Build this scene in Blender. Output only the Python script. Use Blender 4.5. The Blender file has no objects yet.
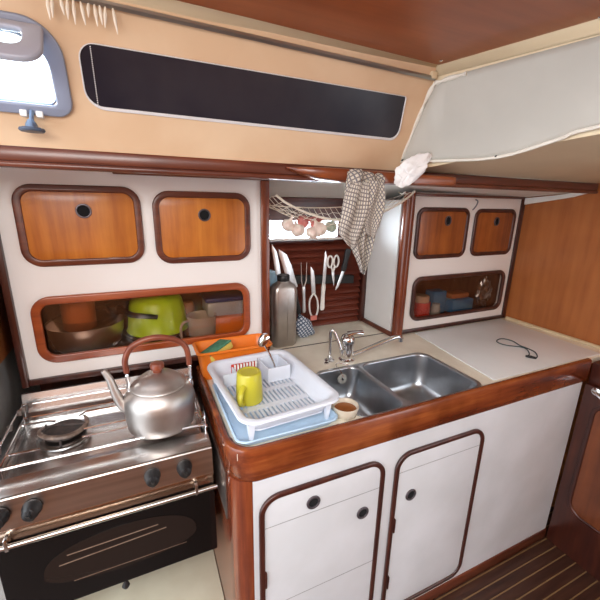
import bpy, bmesh, math, random
from mathutils import Vector, Matrix
random.seed(7)
PI = math.pi
S = bpy.context.scene
C = S.collection
# ------------------------------------------------------------------ materials
MATS = {}
def base(name, col, rough=.5, metal=0, **kw):
    m = bpy.data.materials.new(name); m.use_nodes = True
    b = m.node_tree.nodes['Principled BSDF']
    b.inputs['Base Color'].default_value = (*col, 1)
    b.inputs['Roughness'].default_value = rough
    b.inputs['Metallic'].default_value = metal
    for k, v in kw.items(): b.inputs[k].default_value = v
    MATS[name] = m
    return m, b
def nd(m, t, **kw):
    n = m.node_tree.nodes.new(t)
    for k, v in kw.items():
        if k in n.inputs: n.inputs[k].default_value = v
        else: setattr(n, k, v)
    return n
def ln(m, a, b): m.node_tree.links.new(a, b)
def coords(m, scale=(1, 1, 1), rot=(0, 0, 0)):
    tc = nd(m, 'ShaderNodeTexCoord'); mp = nd(m, 'ShaderNodeMapping')
    mp.inputs['Scale'].default_value = scale; mp.inputs['Rotation'].default_value = rot
    ln(m, tc.outputs['Object'], mp.inputs['Vector'])
    return mp.outputs['Vector']
def ramp(m, fac, stops):
    r = nd(m, 'ShaderNodeValToRGB'); e = r.color_ramp.elements
    while len(e) < len(stops): e.new(.5)
    for i, (p, c) in enumerate(stops): e[i].position = p; e[i].color = (*c, 1)
    ln(m, fac, r.inputs['Fac']); return r.outputs['Color']
def mixc(m, a, b, f, mode='MIX'):
    n = nd(m, 'ShaderNodeMix', data_type='RGBA', blend_type=mode)
    if isinstance(f, float): n.inputs[0].default_value = f
    else: ln(m, f, n.inputs[0])
    for s, i in ((a, 6), (b, 7)):
        if isinstance(s, tuple): n.inputs[i].default_value = (*s, 1)
        else: ln(m, s, n.inputs[i])
    return n.outputs[2]
def wood(name, dark, mid, light, axis='z', rough=.35, sc=1., coat=.15, blotch=.5):
    m, b = base(name, mid, rough)
    k = {'x': (1.2, 16, 16), 'y': (16, 1.2, 16), 'z': (16, 16, 1.2)}[axis]
    v = coords(m, tuple(q*sc for q in k))
    n = nd(m, 'ShaderNodeTexNoise', Scale=2.2, Detail=6, Roughness=.62); ln(m, v, n.inputs['Vector'])
    c = ramp(m, n.outputs['Fac'], [(.30, dark), (.5, mid), (.72, light)])
    v2 = coords(m, (1, 1, 1)) if blotch else None
    if blotch:
        n2 = nd(m, 'ShaderNodeTexNoise', Scale=9, Detail=3); ln(m, v2, n2.inputs['Vector'])
        d = ramp(m, n2.outputs['Fac'], [(.35, (.62, .55, .5)), (.6, (1, 1, 1))])
        c = mixc(m, c, d, blotch, 'MULTIPLY')
    ln(m, c, b.inputs['Base Color'])
    b.inputs['Coat Weight'].default_value = coat; b.inputs['Coat Roughness'].default_value = .15
    return m
def mottled(name, c1, c2, scale=12, rough=.5, lo=.4, hi=.65, bump=0, **kw):
    m, b = base(name, c1, rough, **kw)
    v = coords(m)
    n = nd(m, 'ShaderNodeTexNoise', Scale=scale, Detail=4); ln(m, v, n.inputs['Vector'])
    ln(m, ramp(m, n.outputs['Fac'], [(lo, c2), (hi, c1)]), b.inputs['Base Color'])
    if bump:
        bp = nd(m, 'ShaderNodeBump', Strength=bump, Distance=.01); ln(m, n.outputs['Fac'], bp.inputs['Height']); ln(m, bp.outputs['Normal'], b.inputs['Normal'])
    return m
def metal(name, c, rough, streak=None, var=.15):
    m, b = base(name, c, rough, 1)
    k = {'x': (2, 60, 60), 'y': (60, 2, 60), 'z': (60, 60, 2), None: (10, 10, 10)}[streak]
    v = coords(m, k)
    n = nd(m, 'ShaderNodeTexNoise', Scale=1.5, Detail=5); ln(m, v, n.inputs['Vector'])
    r = nd(m, 'ShaderNodeMapRange'); r.inputs['To Min'].default_value = max(.02, rough-var); r.inputs['To Max'].default_value = rough+var
    ln(m, n.outputs['Fac'], r.inputs['Value']); ln(m, r.outputs['Result'], b.inputs['Roughness'])
    ln(m, ramp(m, n.outputs['Fac'], [(.3, tuple(x*(.92 if var < .03 else .8) for x in c)), (.65, c)]), b.inputs['Base Color'])
    return m

W_DOOR = wood('honey_teak_panel', (.38, .10, .012), (.52, .16, .020), (.62, .22, .032), 'z', .32, .8, .2, .35)
W_BULK = wood('bulkhead_teak', (.31, .090, .022), (.38, .120, .030), (.43, .145, .038), 'z', .42, .7, .1, .2)
W_TRIM = wood('varnished_mahogany', (.072, .016, .009), (.125, .029, .013), (.19, .048, .018), 'x', .34, 1., .25, .5)
W_TRIMZ = wood('varnished_mahogany_upright', (.10, .020, .010), (.18, .038, .014), (.28, .07, .02), 'z', .25, 1., .3, .5)
W_RAIL = wood('varnished_fiddle_mahogany', (.09, .018, .008), (.20, .042, .012), (.36, .10, .024), 'x', .22, .7, .35, .9)
W_DARK = wood('dark_mahogany', (.028, .007, .006), (.055, .013, .008), (.09, .022, .011), 'z', .32, 1., .3, .5)
W_RED = wood('orange_red_frame_wood', (.20, .036, .009), (.31, .060, .014), (.40, .095, .022), 'x', .3, 1., .3, .3)
W_CEIL = wood('ceiling_mahogany_veneer', (.29, .062, .014), (.36, .082, .018), (.42, .10, .024), 'x', .38, .5, .15, .25)
WHITE, wb = base('white_gelcoat_laminate', (.84, .80, .77), .35)
WHITE2 = mottled('white_front_laminate', (.69, .70, .73), (.62, .63, .65), 5, .38)
CREAM = mottled('cream_liner', (.76, .55, .36), (.70, .48, .30), 6, .5)
CREAM2 = mottled('cream_deck_liner', (.76, .62, .42), (.70, .56, .37), 4, .5)
COUNTER = mottled('cream_counter_laminate', (.88, .82, .69), (.80, .73, .60), 10, .3)
BEIGE = mottled('cream_locker_base', (.74, .70, .55), (.64, .58, .44), 5, .4)
LID = mottled('white_lid_laminate', (.86, .87, .87), (.82, .83, .83), 5, .28)
VINYL = mottled('grey_vinyl', (.52, .50, .45), (.46, .44, .395), 5, .5, bump=.15)
SOFFIT = mottled('soffit_white', (.84, .84, .80), (.76, .75, .70), 5, .4)
GREYWALL = mottled('grey_liner', (.35, .35, .34), (.26, .26, .25), 10, .5)
STEEL = metal('brushed_stainless', (.66, .65, .64), .24, 'x', .02)
STEEL_S = metal('sink_stainless', (.50, .52, .55), .30, None, .05)
CHROME = metal('chrome', (.85, .85, .86), .08, None, .04)
ALU = metal('worn_aluminium', (.60, .555, .52), .44, None, .08)
BRUSH = mottled('grey_canister_metal', (.34, .32, .30), (.28, .26, .24), 8, .38, metal=0) if False else metal('grey_canister_metal', (.56, .53, .50), .36, None, .04)
BLADE = metal('blade_steel', (.80, .80, .80), .30, None, .08)
POTST = metal('pot_steel', (.78, .70, .64), .34, None, .08)
COPPER = mottled('copper_brown_grip', (.22, .055, .026), (.15, .035, .018), 30, .3)
BLACK, _ = base('black_plastic', (.008, .008, .009), .42)
BLKRUB, _ = base('black_rubber', (.008, .008, .008), .6)
IRON = mottled('burner_iron', (.022, .019, .018), (.06, .04, .035), 60, .5)
BGLASS, _ = base('oven_black_glass', (.006, .005, .005), .12, 0, **{'Specular IOR Level': .3})
OVWIN, _ = base('oven_window_glass', (.017, .011, .009), .12, 0, **{'Specular IOR Level': .3})
WINBLK = mottled('black_window_film', (.014, .013, .022), (.03, .026, .034), 7, .30)
SEAL, _ = base('white_window_seal', (.72, .70, .70), .5)
PORTF, _ = base('blue_grey_portlight_frame', (.26, .29, .38), .35)
HOLE, _ = base('dark_finger_hole', (.002, .002, .003), .9)
RINGM, _ = base('dark_bronze_ring', (.12, .10, .11), .3, .6)
PLW = mottled('white_rack_plastic', (.74, .78, .86), (.70, .74, .82), 8, .35)
BLUE = mottled('pale_blue_tray_plastic', (.52, .68, .84), (.46, .62, .78), 20, .35)
ORANGE, _ = base('orange_plastic', (.90, .22, .02), .35)
YEL, _ = base('yellow_green_plastic', (.50, .45, .03), .35)
LIME, _ = base('lime_green_plastic', (.56, .86, .02), .3)
SPY, _ = base('sponge_yellow', (.75, .58, .12), .9)
SPG = mottled('scour_green', (.06, .22, .13), (.10, .30, .18), 90, .95)
TRANSL, _ = base('cloudy_plastic', (.62, .48, .40), .4, 0, **{'Alpha': .75})
CLEARP, _ = base('milky_container', (.60, .58, .55), .35, 0, **{'Alpha': .7})
NAVY, _ = base('navy_lid', (.02, .04, .16), .4)
REDP, _ = base('red_plastic', (.62, .04, .02), .35)
BLUEP, _ = base('blue_packet', (.03, .20, .45), .4)
BROWNP, _ = base('brown_packet', (.45, .16, .06), .5)
WPLAS, _ = base('white_plastic', (.82, .80, .76), .4)
PBLUE, _ = base('pale_blue_plastic', (.38, .62, .80), .4)
GARL = mottled('garlic_skin', (.88, .78, .68), (.76, .58, .50), 40, .5)
SHAL = mottled('shallot_skin', (.62, .22, .18), (.45, .12, .11), 40, .4)
GREENV = mottled('green_pepper_skin', (.30, .36, .26), (.50, .54, .44), 60, .5)
CORD, _ = base('cream_net_cord', (.78, .68, .56), .8)
PAPER = mottled('tissue_paper', (.95, .94, .93), (.88, .87, .87), 30, .9, bump=.3)
TEA, _ = base('tea_brown', (.30, .10, .03), .1)
MUG = mottled('cream_stoneware', (.72, .66, .55), (.60, .52, .40), 20, .3)
SLATE, _ = base('dark_teal_cord', (.03, .06, .07), .6)
SEAM, _ = base('dark_caulk_seam', (.05, .035, .03), .6)
FRINGE, _ = base('cream_curtain_hook', (.85, .75, .62), .4)
LIT, _ = base('white_lamp_cover', (.85, .88, .88), .4)
# floor: teak and holly strips
FLOOR, fb = base('teak_and_holly_floor', (.1, .04, .02), .4)
v = coords(FLOOR, (1.5, 25, 1)); n = nd(FLOOR, 'ShaderNodeTexNoise', Scale=2, Detail=5); ln(FLOOR, v, n.inputs['Vector'])
fc = ramp(FLOOR, n.outputs['Fac'], [(.3, (.030, .010, .006)), (.7, (.065, .025, .014))])
tc = nd(FLOOR, 'ShaderNodeTexCoord'); sx = nd(FLOOR, 'ShaderNodeSeparateXYZ'); ln(FLOOR, tc.outputs['Object'], sx.inputs[0])
a1 = nd(FLOOR, 'ShaderNodeMath', operation='MULTIPLY'); a1.inputs[1].default_value = 1/.0425; ln(FLOOR, sx.outputs['Y'], a1.inputs[0])
a2 = nd(FLOOR, 'ShaderNodeMath', operation='FRACT'); ln(FLOOR, a1.outputs[0], a2.inputs[0])
a3 = nd(FLOOR, 'ShaderNodeMath', operation='LESS_THAN'); a3.inputs[1].default_value = .11; ln(FLOOR, a2.outputs[0], a3.inputs[0])
ln(FLOOR, mixc(FLOOR, fc, (.20, .115, .05), a3.outputs[0]), fb.inputs['Base Color'])
# window pane of the cupboards: tinted see-through acrylic
def pane_mat(name, tint, refl):
    m = bpy.data.materials.new(name); m.use_nodes = True; t = m.node_tree; t.nodes.clear()
    o = t.nodes.new('ShaderNodeOutputMaterial'); mx = t.nodes.new('ShaderNodeMixShader'); tr = t.nodes.new('ShaderNodeBsdfTransparent'); gl = t.nodes.new('ShaderNodeBsdfGlossy')
    tr.inputs[0].default_value = (*tint, 1); gl.inputs['Roughness'].default_value = .12; gl.inputs[0].default_value = (1, 1, 1, 1); mx.inputs[0].default_value = refl
    t.links.new(tr.outputs[0], mx.inputs[1]); t.links.new(gl.outputs[0], mx.inputs[2]); t.links.new(mx.outputs[0], o.inputs[0]); return m
PANE = pane_mat('cupboard_acrylic', (.86, .80, .76), .05)
FILM = pane_mat('clear_plastic_bag', (.85, .85, .85), .22)
# check cloth
def check_mat(name, bg, line, n, w, use_uv=True, c2=None):
    m, b = base(name, bg, .9)
    tc = nd(m, 'ShaderNodeTexCoord'); s = nd(m, 'ShaderNodeSeparateXYZ'); ln(m, tc.outputs['UV'], s.inputs[0])
    outs = []
    for ax in 'XY':
        a = nd(m, 'ShaderNodeMath', operation='MULTIPLY'); a.inputs[1].default_value = n; ln(m, s.outputs[ax], a.inputs[0])
        f = nd(m, 'ShaderNodeMath', operation='FRACT'); ln(m, a.outputs[0], f.inputs[0])
        l = nd(m, 'ShaderNodeMath', operation='LESS_THAN'); l.inputs[1].default_value = w; ln(m, f.outputs[0], l.inputs[0]); outs.append(l.outputs[0])
    c = mixc(m, bg, line, outs[0]); c = mixc(m, c, c2 or line, outs[1])
    ln(m, c, b.inputs['Base Color']); return m
TOWEL = check_mat('brown_check_cotton', (.60, .53, .43), (.15, .14, .17), 96, .36, c2=(.19, .16, .15))
MITT = check_mat('blue_white_check_cotton', (.62, .66, .70), (.08, .11, .17), 75, .42)

# ------------------------------------------------------------------ mesh helpers
def wloc(o):
    p = Vector((0, 0, 0))
    while o is not None: p += o.location; o = o.parent
    return p
def smooth(me, ang=40):
    for p in me.polygons: p.use_smooth = True
    try: me.set_sharp_from_angle(angle=math.radians(ang))
    except Exception: pass
def finish(name, me, mat, parent=None, origin=None, ang=40):
    me.name = name
    o = bpy.data.objects.new(name, me); C.objects.link(o)
    if not me.materials: me.materials.append(mat)
    off = wloc(parent) if parent else (Vector(origin) if origin else None)
    if off is None:
        if len(me.vertices):
            xs = [v.co for v in me.vertices]
            off = Vector(((min(v.x for v in xs)+max(v.x for v in xs))/2, (min(v.y for v in xs)+max(v.y for v in xs))/2, min(v.z for v in xs)))
        else: off = Vector()
    me.transform(Matrix.Translation(-off))
    if parent: o.parent = parent
    else: o.location = off
    smooth(me, ang)
    return o
def obj(name, bm, mat, parent=None, origin=None, ang=40, normals=True):
    if normals: bmesh.ops.recalc_face_normals(bm, faces=bm.faces)
    me = bpy.data.meshes.new(name); bm.to_mesh(me); bm.free()
    return finish(name, me, mat, parent, origin, ang)
def pieces(name, bm, mat, parent, ang=40):
    """every loose piece of bm becomes a part of its own"""
    bmesh.ops.recalc_face_normals(bm, faces=bm.faces); bm.verts.ensure_lookup_table(); seen = set(); out = []
    for v0 in bm.verts:
        if v0 in seen: continue
        isl = []; st_ = [v0]; seen.add(v0)
        while st_:
            v = st_.pop(); isl.append(v)
            for e in v.link_edges:
                q = e.other_vert(v)
                if q not in seen: seen.add(q); st_.append(q)
        nb = bmesh.new(); mp = {v: nb.verts.new(v.co) for v in isl}; fs = {f for v in isl for f in v.link_faces}
        for f in fs: nb.faces.new([mp[v] for v in f.verts])
        out.append(obj(name, nb, mat, parent, None, ang, False))
    bm.free(); return out
def thing(name, label, cat, loc, group=None):
    o = bpy.data.objects.new(name, None); C.objects.link(o); o.location = loc; o.empty_display_size = .05
    return tag(o, label, cat, group)
def tag(o, label, cat, group=None):
    o['label'] = label; o['category'] = cat
    if group: o['group'] = group
    return o
def struct(o): o['kind'] = 'structure'; return o
def copy_tree(o, parent=None):
    c = o.copy(); C.objects.link(c); c.parent = parent
    for ch in [q for q in C.objects if q.parent == o]: copy_tree(ch, c)
    return c
def B(): return bmesh.new()
def box(bm, x0, x1, y0, y1, z0, z1, bev=0, seg=2):
    r = bmesh.ops.create_cube(bm, size=1)
    vs = r['verts']
    for v in vs: v.co = Vector(((x0+x1)/2+v.co.x*(x1-x0), (y0+y1)/2+v.co.y*(y1-y0), (z0+z1)/2+v.co.z*(z1-z0)))
    if bev:
        es = list({e for v in vs for e in v.link_edges})
        bmesh.ops.bevel(bm, geom=es, offset=bev, segments=seg, affect='EDGES', profile=.5)
    return bm
def hexa(bm, p):
    """eight corners: bottom four then top four"""
    v = [bm.verts.new(q) for q in p]
    for f in ((3, 2, 1, 0), (4, 5, 6, 7), (0, 1, 5, 4), (1, 2, 6, 5), (2, 3, 7, 6), (3, 0, 4, 7)): bm.faces.new([v[i] for i in f])
    return bm
def prism(bm, poly, d):
    a = [bm.verts.new(p) for p in poly]; b = [bm.verts.new(Vector(p)+Vector(d)) for p in poly]
    bm.faces.new(a); bm.faces.new(b[::-1])
    for i in range(len(a)): j = (i+1) % len(a); bm.faces.new((a[i], b[i], b[j], a[j]))
    return bm
def tube(bm, pts, r, seg=10, closed=False, flat=None):
    pts = [Vector(p) for p in pts]; n = len(pts)
    rs = r if isinstance(r, (list, tuple)) else [r]*n
    rings = []; up = None
    for i, p in enumerate(pts):
        if closed: t = pts[(i+1) % n]-pts[i-1]
        else: t = pts[min(i+1, n-1)]-pts[max(i-1, 0)]
        t.normalize()
        if up is None:
            up = Vector((0, 0, 1)) if abs(t.z) < .9 else Vector((0, 1, 0))
        s = t.cross(up).normalized(); up = s.cross(t).normalized()
        rings.append([bm.verts.new(p+(s*math.cos(2*PI*k/seg)*(flat or 1)+up*math.sin(2*PI*k/seg))*rs[i]) for k in range(seg)])
    m = n if closed else n-1
    for i in range(m):
        a, b = rings[i], rings[(i+1) % n]
        for k in range(seg): bm.faces.new((a[k], a[(k+1) % seg], b[(k+1) % seg], b[k]))
    if not closed: bm.faces.new(rings[0][::-1]); bm.faces.new(rings[-1])
    return bm
def spline(ctrl, n=8, closed=False):
    P = [Vector(p) for p in ctrl]; out = []; N = len(P)
    rng = N if closed else N-1
    for i in range(rng):
        if closed: a, b, c, d = P[i-1], P[i], P[(i+1) % N], P[(i+2) % N]
        else: a, b, c, d = P[max(i-1, 0)], P[i], P[i+1], P[min(i+2, N-1)]
        for k in range(n):
            t = k/n
            out.append(.5*((2*b)+(c-a)*t+(2*a-5*b+4*c-d)*t*t+(3*b-a-3*c+d)*t**3))
    if not closed: out.append(P[-1])
    return out
def lathe(bm, prof, c, seg=32, axis=(0, 0, 1), sx=1, sy=1, ripple=None):
    """prof: list of (r, h); spun about axis through c"""
    ax = Vector(axis).normalized(); u = ax.orthogonal().normalized(); w = ax.cross(u); c = Vector(c); rings = []
    if abs(ax.z) > .99: u, w = Vector((1, 0, 0)), Vector((0, 1, 0))
    for r, h in prof:
        if r < 1e-6: rings.append([bm.verts.new(c+ax*h)])
        else:
            ring = []
            for k in range(seg):
                t = 2*PI*k/seg; q = r*(1+(ripple(t) if ripple else 0))
                ring.append(bm.verts.new(c+ax*h+u*math.cos(t)*q*sx+w*math.sin(t)*q*sy))
            rings.append(ring)
    for a, b in zip(rings, rings[1:]):
        for k in range(seg):
            j = (k+1) % seg
            if len(a) == 1 and len(b) == 1: continue
            if len(a) == 1: bm.faces.new((a[0], b[k], b[j]))
            elif len(b) == 1: bm.faces.new((a[k], b[0], a[j]))
            else: bm.faces.new((a[k], b[k], b[j], a[j]))
    return bm
def cyl(bm, p, q, r, seg=20, r2=None, bev=0):
    p, q = Vector(p), Vector(q); L = (q-p).length; r2 = r if r2 is None else r2
    if bev: prof = [(0, 0), (r-bev, 0), (r, bev), (r2, L-bev), (r2-bev, L), (0, L)]
    else: prof = [(0, 0), (r, 0), (r2, L), (0, L)]
    return lathe(bm, prof, p, seg, (q-p).normalized())
def rr(x0, x1, y0, y1, r, n=8):
    """rounded rectangle; r one radius or (bl, br, tr, tl)"""
    if not isinstance(r, tuple): r = (r,)*4
    out = []
    for (cx, cy, q, a0) in ((x0+r[0], y0+r[0], r[0], PI), (x1-r[1], y0+r[1], r[1], 1.5*PI), (x1-r[2], y1-r[2], r[2], 0), (x0+r[3], y1-r[3], r[3], .5*PI)):
        for k in range(n+1):
            t = a0+.5*PI*k/n; out.append((cx+q*math.cos(t), cy+q*math.sin(t)))
    return out
def ell(cx, cy, a, b=None, n=28): return [(cx+a*math.cos(2*PI*k/n), cy+(b or a)*math.sin(2*PI*k/n)) for k in range(n)]
# planes: M maps (a, b, c) to the world; c is the outward normal
def front(y): return Matrix(((1, 0, 0, 0), (0, 0, -1, y), (0, 1, 0, 0), (0, 0, 0, 1)))
def side_r(x): return Matrix(((0, 0, -1, x), (-1, 0, 0, 0), (0, 1, 0, 0), (0, 0, 0, 1)))   # faces -x; a = -y
def top(z): return Matrix(((1, 0, 0, 0), (0, 1, 0, 0), (0, 0, 1, z), (0, 0, 0, 1)))
CU = Vector((0, -.443, .8965)); CN = Vector((0, -.8965, -.443)); CO = Vector((0, .96, 1.607))
CAB = Matrix(((1, CU.x, CN.x, CO.x), (0, CU.y, CN.y, CO.y), (0, CU.z, CN.z, CO.z), (0, 0, 0, 1)))
def plate(name, loops, t, M, mat, parent=None, bev=0, c0=0, origin=None):
    """flat outline(s) with holes, from c0 to c0+t along the plane's normal"""
    cu = bpy.data.curves.new(name, 'CURVE'); cu.dimensions = '2D'; cu.fill_mode = 'BOTH'
    cu.extrude = max(t/2-bev, 0); cu.bevel_depth = bev; cu.bevel_resolution = 2
    if bev: cu.offset = -bev
    for lp in loops:
        sp = cu.splines.new('POLY'); sp.points.add(len(lp)-1); sp.use_cyclic_u = True
        for i, (a, b) in enumerate(lp): sp.points[i].co = (a, b, 0, 1)
    o = bpy.data.objects.new(name+'_tmp', cu); C.objects.link(o)
    bpy.context.view_layer.update()
    me = bpy.data.meshes.new_from_object(o.evaluated_get(bpy.context.evaluated_depsgraph_get()))
    bpy.data.objects.remove(o); bpy.data.curves.remove(cu)
    me.transform(M @ Matrix.Translation((0, 0, c0+t/2)))
    me.materials.clear()
    bm = bmesh.new(); bm.from_mesh(me); bmesh.ops.remove_doubles(bm, verts=bm.verts, dist=1e-5); bmesh.ops.recalc_face_normals(bm, faces=bm.faces); bm.to_mesh(me); bm.free()
    return finish(name, me, mat, parent, origin, 35)
def ring(name, x0, x1, y0, y1, r, w, t, M, mat, parent, bev=.004, c0=0):
    ri = tuple(max(q-w, .004) for q in r) if isinstance(r, tuple) else max(r-w, .004)
    return plate(name, [rr(x0, x1, y0, y1, r), rr(x0+w, x1-w, y0+w, y1-w, ri)], t, M, mat, parent, bev, c0)

# ------------------------------------------------------------------ setting
struct(obj('floor', box(B(), -2.2, 2.6, -2.2, 1.9, -.04, 0), FLOOR, origin=(0, 0, 0)))
# bulkhead to the right
struct(plate('wall_right', [[(-1.75, 0), (.05, 0), (.05, 1.6), (-.9, 1.72), (-1.75, 1.72)]], .03, side_r(1.85), W_BULK, c0=-.03))
struct(plate('wall_left', [[(-1.62, 0), (-.98, 0), (-.98, 1.56), (-1.62, 1.56)]], .02, Matrix(((0, 0, 1, -.41), (-1, 0, 0, 0), (0, 1, 0, 0), (0, 0, 0, 1))), GREYWALL, c0=-.02))
struct(obj('trim_left', box(B(), -.409, -.398, .98, 1.40, 1.035, 1.555, .003), W_BULK))
# hull lining behind the galley, with the niche window
bm = B()
box(bm, -.6, .53, 1.60, 1.63, .0, 1.56); box(bm, .93, 2.0, 1.60, 1.63, 0, 1.56)
box(bm, .53, .93, 1.60, 1.63, 0, 1.345); box(bm, .53, .93, 1.60, 1.63, 1.43, 1.56)
struct(obj('wall_back', bm, W_DARK))
# side-deck soffit above cupboards
bm = B(); grid = []
for x, zs in ((-.6, (1.600, 1.597, 1.560, 1.53)), (.44, (1.600, 1.592, 1.527, 1.50)), (1.08, (1.590, 1.573, 1.527, 1.50)), (1.85, (1.580, 1.552, 1.52, 1.50))):
    grid.append([[bm.verts.new((x, y, z+dz)) for y, z in zip((.975, 1.29, 1.53, 1.64), zs)] for dz in (0, .02)])
for a, b in zip(grid, grid[1:]):
    for k in range(3):
        bm.faces.new((a[0][k], a[0][k+1], b[0][k+1], b[0][k])); bm.faces.new((a[1][k], b[1][k], b[1][k+1], a[1][k+1]))
struct(obj('trim_5', bm, SOFFIT))
# white filler strip along the bulkhead under the soffit
bm = B(); prism(bm, [(1.849, .975, 1.584), (1.849, .975, 1.574), (1.849, 1.05, 1.553), (1.849, 1.27, 1.517), (1.849, 1.27, 1.549), (1.849, 1.12, 1.562)], (-.014, 0, 0))
struct(obj('trim_6', bm, SOFFIT))
# long mahogany beam
bm = B(); box(bm, -.8, 1.849, .956, .975, 1.580, 1.611, .006); box(bm, -.8, 1.849, .952, .982, 1.568, 1.581, .005)
struct(obj('trim_1', bm, W_TRIM))
# cabin side (cream) with the porthole opening
struct(plate('wall_cabin', [[(-.9, 0), (.775, .0), (.776, .30), (-.9, .30)], rr(-.455, -.118, .087, .205, (.02, .02, .045, .045))], .03, CAB, CREAM, c0=-.03))
# cabin end wall, slightly slanted
ew = [(.770, .958, 1.600), (.770, .958, 1.633), (.770, .84, 1.875), (.868, .508, 1.875), (1.05, -.20, 1.875), (1.05, -.20, 1.60), (.90, .487, 1.60)]
A = Vector((.773, .84, 1.827)); Bv = Vector((.869, .506, 1.83)); Cc = Vector((.769, .958, 1.633))
e1 = (Bv-A).normalized(); nrm = (Bv-A).cross(Cc-A).normalized()
if nrm.x > 0: nrm = -nrm
e2 = nrm.cross(e1).normalized()
if e2.z < 0: e2 = -e2
# endwall frame: a along e1 (towards the camera), b up
def EW(a, b, c=0): return A + e1*a + e2*b + nrm*c
bm = B(); prism(bm, [(.765, .975, 1.60), EW(-.02, .055), EW(1.15, .055), (1.165, -.60, 1.75), (.905, .487, 1.660), (.858, .674, 1.640)], -nrm*.03)
struct(obj('wall_end', bm, CREAM2))
# underside of the deck beyond the end wall
bm = B(); prism(bm, [(.768, .974, 1.6115), (1.85, .974, 1.6115), (1.85, -.6, 1.755), (1.16, -.6, 1.755), (.905, .487, 1.662), (.856, .674, 1.645), (.80, .86, 1.628)], (0, 0, .02))
struct(obj('ceiling_side', bm, CREAM2))
# ceiling: cream liner with a mahogany panel inset
bm = B(); prism(bm, [(-.9, .87, 1.874), (.80, .87, 1.874), (1.10, -.05, 1.874), (-.9, -.05, 1.874)], (0, 0, .03))
struct(obj('ceiling', bm, CREAM2))
bm = B()
cove = [(-.9, .842, 1.874), (.762, .842, 1.874)]
def cove_strip(bm, p, q, inn, pi, qi):
    # quarter-round between the wall line p-q and the panel line pi-qi
    n = 6; rows = []
    for k in range(n+1):
        t = k/n*PI/2; s = math.sin(t); c = 1-math.cos(t)
        rows.append([bm.verts.new((P[0]+(Q[0]-P[0])*c, P[1]+(Q[1]-P[1])*c, P[2]+(Q[2]-P[2])*s)) for P, Q in ((p, pi), (q, qi))])
    for a, b in zip(rows, rows[1:]): bm.faces.new((a[0], a[1], b[1], b[0]))
cove_strip(bm, (-.9, .838, 1.862), (.768, .850, 1.840), 0, (-.9, .770, 1.868), (.755, .822, 1.866))
cove_strip(bm, (.7685, .850, 1.840), (1.07, -.20, 1.84), 0, (.755, .822, 1.866), (1.03, -.20, 1.866))
o = struct(obj('trim_2', bm, CREAM2)); sm = o.modifiers.new('s', 'SOLIDIFY'); sm.thickness = .004
bm = B(); prism(bm, [(-.9, .782, 1.861), (.245, .806, 1.861), (.758, .824, 1.861), (.868, .485, 1.861), (1.02, -.04, 1.861), (-.9, -.04, 1.861)], (0, 0, .013))
struct(obj('ceiling_panel', bm, W_CEIL)).name = 'ceiling_2'
for i, (x, y) in enumerate(((.742, .80), (.845, .50))):
    bm = B(); lathe(bm, [(0, -.0025), (.003, -.002), (.0045, 0)], (x, y, 1.861), 12)
    tag(obj('screw', bm, CHROME), ['small chrome screw in the dark ceiling panel at its far corner', 'small chrome screw in the dark ceiling panel near the right edge'][i], 'screw')
# curtain track high on the cabin side
bm = B(); prism(bm, [CAB @ Vector(p) for p in ((-.9, .276, .001), (-.9, .286, .001), (-.9, .286, .010), (-.9, .282, .012), (-.9, .276, .010))], CAB @ Vector((.765, .255, 0))-CAB @ Vector((-.9, .279, 0)))
t = thing('curtain_track', 'slim grey metal curtain track running high along the cream cabin side', 'curtain track', CAB @ Vector((0, .252, .001)))
obj('rail', bm, metal('track_aluminium', (.45, .42, .38), .35, 'x'), t)
bm = B(); box(bm, .748, .768, .833, .852, 1.832, 1.85, .003); obj('end_cap', bm, CREAM2, t)
# curtain hooks
hx = [-.101, -.094, -.082, -.072, -.063, -.052, -.040, -.031, -.023, -.014, -.002]
protoh = None
for i, x in enumerate(hx):
    if protoh is None:
        bm = B(); tube(bm, [(0, 0, 0), (0, -.001, -.006), (0, -.003, -.016), (0, -.001, -.026), (0, 0, -.036)], [.0014, .0022, .0030, .0020, .0006], 8)
        protoh = obj('curtain_hook', bm, FRINGE, origin=(0, 0, 0)); o = protoh
    else: o = protoh.copy(); C.objects.link(o)
    o.location = CAB @ Vector((x, .2645, .013)); o.scale = (1, 1, [1, .9, .7, .85, 1.0, .95, .6, .9, .8, .9, 1.1][i]); o.rotation_euler = (0, .12*math.sin(i*2.3), 0)
    tag(o, 'small cream plastic curtain hook dangling from the track above the black window', 'curtain hook', 'curtain hooks on the track')

# ------------------------------------------------------------------ long black fixed window
def shear(p): return [(x+(.20*(.16-b)-.004 if x > .5 else 0), b) for x, b in p]
t = struct(thing('window_1', '', '', CAB @ Vector((.32, .096, 0))))
for k in ('label', 'category'): del t[k]
plate('window_seal', [shear(rr(-.0695, .7120, .0895, .2050, (.036, .034, .005, .029))), shear(rr(-.067, .7085, .096, .2040, (.03, .030, .005, .028)))], .0045, CAB, SEAL, t, .0012)
plate('window_pane', [shear(rr(-.068, .7095, .095, .205, (.03, .030, .005, .028)))], .002, CAB, WINBLK, t, 0)
bm = B()
for k in range(30):
    s = .100+.0034*k; p = CAB @ Vector((-.048+.00002*k, s, .0025)); bmesh.ops.create_icosphere(bm, subdivisions=1, radius=.0013, matrix=Matrix.Translation(p))
obj('stitching', bm, WPLAS, t)
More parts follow.
